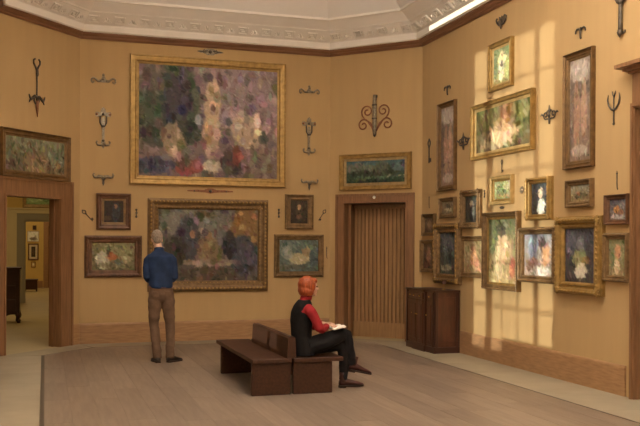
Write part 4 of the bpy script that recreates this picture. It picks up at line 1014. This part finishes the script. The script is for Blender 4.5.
def hand(m, w, d, n, side, curl=.5, L=.175, spread=.16):
    """w wrist, d pointing direction, n out of the back of the hand, side +-1 for the thumb"""
    w, d, n = Vector(w), Vector(d).normalized(), Vector(n); n = (n-d*n.dot(d)).normalized(); s_ = d.cross(n)*side
    k = L/.18
    m.tube([w-d*.02, w+d*.03*k, w+d*.065*k, w+d*.09*k], [.026*k, .036*k, .040*k, .036*k], 10, flat=.42, up=n)
    for i, (off, ln) in enumerate(((.027, .070), (.009, .080), (-.009, .074), (-.026, .058))):
        b = w+d*.082*k+s_*off*k; P = [b]; dd = (d+s_*off*spread*12*.2).normalized(); a = 0
        for j, q in enumerate((.44, .32, .26)):
            a += curl*(.5, .8, .7)[j]; P.append(P[-1]+(dd*cos(a)-n*sin(a))*ln*q*k)
        m.tube(P, [.0095*k, .009*k, .008*k, .0065*k], 7)
    b = w+d*.03*k+s_*.028*k; e = (d*.7+s_*.7-n*.25).normalized()
    m.tube([b, b+e*.035*k, b+(e*.5+d*.5).normalized()*.035*k+e*.03*k, b+e*.045*k+d*.045*k-n*.01], [.014*k, .012*k, .010*k, .008*k], 7)
def shoe(M, L=.29, h=.10, boot=False):
    """heel at the origin pointing +y"""
    up = XMB(M); so = XMB(M)
    R = []
    for y, wd, z0, z1 in ((-.0, .030, .012, .070), (.02, .037, .012, h), (.08, .036, .012, h), (.12, .038, .012, h*.86), (.18, .045, .012, .062), (.23, .042, .012, .050), (L*.94, .026, .012, .038), (L, .010, .014, .026)):
        r = []
        for k in range(12):
            a = 2*PI*k/12; r.append((wd*cos(a), y, (z0+z1)/2+(z1-z0)/2*sin(a)*(1 if sin(a) > 0 else .95)))
        R.append(r)
    up.rings(R)
    if boot: up.tube([(0, .045, .06), (0, .042, .12), (0, .04, .165)], [.043, .041, .045], 12)
    v = [(-.0, -.003), (.030, .0), (.038, .03), (.036, .09), (.046, .18), (.043, .23), (.027, L*.95), (.0, L+.006)]
    pts = v+[(-x, y) for x, y in v[-2:0:-1]]
    so.prism(pts, 0, .016); so.prism([(-.034, .0), (.034, .0), (.034, .07), (-.034, .07)], -.012 if boot else -.001, .004)
    return up, so

# --- standing visitor, seen from behind
mp = on_floor(161.5, 362.2)
man = thing('person', 'standing person in a navy shirt and brown trousers with short grey hair', 'person', (mp.x, mp.y, 0), -.06)
HM = Matrix.Translation((-.035, .045, 1.545)) @ Matrix.Rotation(.16, 4, 'Z') @ Matrix.Rotation(-.06, 4, 'X')
b = head(HM)
ell(b, []) if False else None
bm_ = MB(); bm_.v, bm_.f = b.v, b.f
bm_.tube([(-.01, .01, 1.46), (-.02, .02, 1.53), (-.03, .035, 1.60)], [.062, .056, .054], 12)
ell(bm_, [(0, 0, .86, .14, .105), (0, 0, 1.0, .148, .11), (0, 0, 1.12, .14, .10), (0, 0, 1.28, .165, .11), (0, .0, 1.40, .16, .10), (0, .005, 1.455, .10, .075), (0, .005, 1.50, .055, .05)])
for q in (-1, 1):
    bm_.tube([(q*.13, 0, 1.40), (q*.172, -.005, 1.34), (q*.194, -.025, 1.15), (q*.155, .10, 1.10), (q*.085, .22, 1.07)], [.05, .048, .04, .036, .026], 10)
    hand(bm_, (q*.085, .225, 1.07), (-q*.8, .25, -.1), (0, 1, .3), q*-1, .5)
for (hx, kx, ax, ky) in ((-.085, -.11, -.075, .02), (.085, .115, .105, .03)):
    bm_.tube([(hx, 0, .92), (hx*1.05, 0, .78), (kx, ky, .50), ((kx+ax)/2, 0, .33), (ax, -.01, .09), (ax, .02, .05)], [.075, .072, .052, .05, .035, .03], 12)
put('body', fuse(bm_, .008, 3), M_SKIN, man)
# shirt
m = MB()
ell(m, [(.0, .0, 1.0, .168, .132), (0, 0, 1.03, .172, .138), (0, 0, 1.10, .168, .132), (0, -.005, 1.22, .172, .132), (0, -.008, 1.34, .188, .132), (0, -.005, 1.42, .18, .12), (0, .0, 1.465, .135, .095), (-.01, .01, 1.50, .072, .066), (-.012, .014, 1.52, .066, .062)])
for q in (-1, 1): m.tube([(q*.12, 0, 1.41), (q*.172, -.005, 1.365), (q*.192, -.015, 1.26), (q*.196, -.03, 1.15), (q*.165, .08, 1.11), (q*.11, .17, 1.09)], [.066, .064, .055, .050, .046, .042], 12)
me = fuse(m, .010, 4); wrinkle(me, .010, (9, 9, 6)); sh = put('shirt', me, M_SHIRT, man)
cm = MB(); R = []
for z, r in ((1.495, .070), (1.535, .066), (1.54, .060), (1.50, .062)): R.append([(-.014+r*cos(2*PI*k/18), .012+r*.95*sin(2*PI*k/18), z-.012*sin(2*PI*k/18)) for k in range(18)])
cm.rings(R, False).obj('collar', M_SHIRT, sh, True)
# trousers
m = MB()
ell(m, [(0, 0, 1.035, .158, .122), (0, 0, .98, .163, .126), (0, -.004, .92, .168, .126), (0, -.002, .86, .165, .116), (0, 0, .81, .14, .085)])
for q in (-1, 1): m.ball((q*.078, -.045, .90), .085, .088, .095, 14, 10)
for (hx, kx, ax, ky) in ((-.085, -.11, -.075, .02), (.085, .115, .105, .03)):
    m.tube([(hx, -.012, .95), (hx*1.08, -.022, .83), (hx*1.1, -.016, .76), ((hx+kx)/2*1.05, .0, .66), (kx, ky, .50), ((kx*.6+ax*.4), .0, .33), (ax, -.012, .12), (ax, -.01, .055)], [.085, .098, .094, .084, .070, .066, .062, .064], 14)
me = fuse(m, .010, 6); wrinkle(me, .009, (10, 10, 14), 5); tr = put('trousers', me, M_PANT, man)
R = []
for z, g in ((1.005, .004), (1.035, .004), (1.035, -.006), (1.005, -.006)): R.append([((.166+g)*cos(2*PI*k/28), (.130+g)*sin(2*PI*k/28), z) for k in range(28)])
R.append(R[0]); MB().rings(R, False).obj('belt', M_BELT, man, True)
for q in (-1, 1): MB().bbox(q*.082-.034, q*.082+.034, -.1375, -.125, .885, .955, .002).obj('back_pocket', M_PANT, tr)
for ax, rot in ((-.075, .25), (.105, -.85)):
    M = Matrix.Translation((ax, -.02, 0)) @ Matrix.Rotation(rot, 4, 'Z') @ Matrix.Translation((0, -.055, 0))
    up, so = shoe(M); s_ = up.obj('shoe', M_SHOE, man, True); so.obj('sole', M_SOLE, s_)
# hair: short cap over the back and crown, grey
m = XMB(HM)
m.ball((0, -.022, .150), .080, .092, .088, 18, 12); m.ball((0, -.055, .105), .066, .052, .062, 14, 9); m.ball((0, .02, .190), .064, .066, .046, 14, 9)
me = fuse(m, .006, 3); wrinkle(me, .006, (50, 50, 40)); put('hair', me, M_GREYH, man)
for q in (-1, 1):
    m = XMB(HM); m.ball((q*.03, .078, .112), .012, .010, .009); m.obj('eye', M_EYE, man, True)
    XMB(HM).tube([(q*.05, .075, .118), (q*.075, .04, .120), (q*.080, -.005, .122)], .0025, 6).obj('glasses_temple', M_SHOE, man, True)

for o_ in man.children_recursive:      # relaxed stance: weight over the right foot
    o_.data.transform(Matrix(((.95, 0, -.030, .018), (0, 1, 0, 0), (0, 0, 1, 0), (0, 0, 0, 1))))

# --- seated visitor on the bench, facing the sunlit wall (+x)
wf = on_floor(350, 387.6)
WXo, WYo = wf.x-.50, wf.y-.05
wom = thing('person', 'seated person with copper red bob, black vest, red sleeves and dark boots', 'person', (WXo, WYo, 0))
RZ = Matrix.Rotation(-PI/2, 4, 'Z')             # heads are built facing +y; turn to +x
HW = Matrix.Translation((.015, 0, 1.025)) @ Matrix.Rotation(.10, 4, 'Z') @ RZ @ Matrix.Rotation(.04, 4, 'X')
b = head(HW, .94); bm_ = MB(); bm_.v, bm_.f = b.v, b.f
bm_.tube([(-.05, 0, .93), (-.025, 0, 1.0), (-.005, 0, 1.07)], [.055, .047, .046], 12)
torso = [(-.065, 0, .40, .11, .15), (-.07, 0, .50, .105, .155), (-.08, 0, .62, .09, .125), (-.078, 0, .76, .10, .14), (-.07, 0, .88, .095, .155), (-.06, 0, .945, .075, .12), (-.05, 0, .985, .05, .06)]
ell(bm_, torso)
RARM = [(-.055, -.135, .925), (-.03, -.185, .88), (.055, -.215, .70), (.09, -.18, .68), (.20, -.085, .715)]
LARM = [(-.055, .135, .925), (-.03, .185, .88), (.065, .205, .70), (.11, .16, .69), (.20, .06, .725)]
bm_.tube(RARM, [.045, .045, .036, .035, .024], 10); bm_.tube(LARM, [.045, .045, .036, .035, .024], 10)
hand(bm_, (.20, -.085, .715), (1, .35, -.05), (-.2, -.35, 1), 1, .35, .165); hand(bm_, (.20, .06, .725), (1, -.25, -.08), (-.2, .4, 1), -1, .4, .165)
RLEG = [(-.04, -.085, .485), (.15, -.075, .535), (.38, -.01, .605), (.435, .02, .60), (.475, .03, .46), (.515, .035, .31), (.525, .04, .26)]
LLEG = [(-.04, .085, .485), (.17, .08, .485), (.37, .06, .485), (.42, .055, .45), (.43, .055, .30), (.425, .055, .14), (.42, .055, .09)]
rl = [.082, .082, .062, .058, .050, .038, .033]
bm_.tube(RLEG, rl, 12); bm_.tube(LLEG, rl, 12)
put('body', fuse(bm_, .008, 3), M_SKIN, wom)
# red shirt: sleeves and collar under the vest
m = MB(); ell(m, [(x, y, z, rx+.006, ry+.004) for x, y, z, rx, ry in torso[2:]]+[(-.04, 0, 1.01, .052, .056)])
for AR in (RARM, LARM):
    m.tube(AR[:4]+[tuple(Vector(AR[3]).lerp(Vector(AR[4]), .8))], [.050, .056, .052, .050, .036], 12)
me = fuse(m, .009, 3); wrinkle(me, .008, (14, 14, 12), 3); sh = put('shirt', me, M_RED, wom)
R = []
for r, z in ((.056, .985), (.060, 1.01), (.056, 1.045), (.050, 1.042), (.048, 1.0)): R.append([(-.035+(z-1)*.35+r*1.05*cos(2*PI*k/18), r*sin(2*PI*k/18), z+.012*cos(2*PI*k/18)*-1) for k in range(18)])
MB().rings(R, False).obj('collar', M_RED, sh, True)
# black vest
m = MB(); ell(m, [(-.065, 0, .395, .125, .165), (-.07, 0, .48, .122, .168), (-.083, 0, .60, .108, .142), (-.082, 0, .76, .115, .155), (-.077, 0, .86, .112, .158), (-.068, 0, .925, .098, .148), (-.058, 0, .965, .078, .115), (-.05, 0, .992, .060, .078)], pw=2.2)
me = fuse(m, .009, 3); wrinkle(me, .007, (10, 10, 7), 9); put('vest', me, M_BLACK, wom)
# trousers
m = MB(); ell(m, [(-.06, 0, .39, .12, .165), (-.06, 0, .46, .12, .17), (-.06, 0, .52, .11, .15)])
g_ = [.098, .098, .076, .071, .060, .049, .047]
m.tube(RLEG, g_, 14); m.tube(LLEG, g_, 14)
me = fuse(m, .009, 3); wrinkle(me, .006, (14, 14, 12), 4); put('trousers', me, M_TIGHT, wom)
# boots: the left one on the floor, the right one hanging from the crossed leg
for M in (Matrix.Translation((.375, .055, .014)) @ Matrix.Rotation(-.05, 4, 'Z') @ RZ,
          Matrix.Translation((.475, .04, .195)) @ Matrix.Rotation(.02, 4, 'Z') @ RZ @ Matrix.Rotation(-.22, 4, 'X')):
    up, so = shoe(M, .28, .095, True); s_ = up.obj('boot', M_BOOT, wom, True); so.obj('sole', M_SHOE, s_)
# bob haircut
m = XMB(HW @ Matrix.Scale(.94, 4))
m.ball((0, -.036, .146), .100, .108, .100, 18, 12); m.ball((0, -.066, .080), .098, .078, .082, 16, 10)
for q in (-1, 1):
    m.ball((q*.074, -.012, .120), .028, .058, .072, 12, 9); m.ball((q*.072, -.034, .056), .032, .054, .048, 12, 8)
m.ball((0, .052, .182), .064, .040, .036, 14, 9)
me = fuse(m, .006, 4); wrinkle(me, .004, (60, 60, 25)); put('hair', me, M_REDH, wom)
for q in (-1, 1): XMB(HW @ Matrix.Scale(.94, 4)).ball((q*.031, .076, .112), .011, .010, .008).obj('eye', M_EYE, wom, True)
XMB(HW @ Matrix.Scale(.94, 4)).ball((0, .086, .047), .019, .007, .007).obj('lips', M_LIP, wom, True)
# booklet in her lap
t = thing('booklet', 'open pale booklet held in the lap of the seated person', 'booklet', (WXo+.30, WYo-.035, .682), 0)
t.rotation_euler = (0, -.18, .12)
for q in (-1, 1):
    p = MB().rings([[(-.075, q*.004, .004), (.075, q*.004, .004), (.075, q*.004, .013), (-.075, q*.004, .013)], [(-.075, q*.06, .008), (.075, q*.06, .008), (.075, q*.06, .020), (-.075, q*.06, .020)], [(-.075, q*.115, .002), (.075, q*.115, .002), (.075, q*.115, .008), (-.075, q*.115, .008)]]).obj('page_block', M_PAPER, t)
MB().bbox(-.078, .078, -.118, .118, -.002, .003, .001).obj('cover', M_COVER, t)
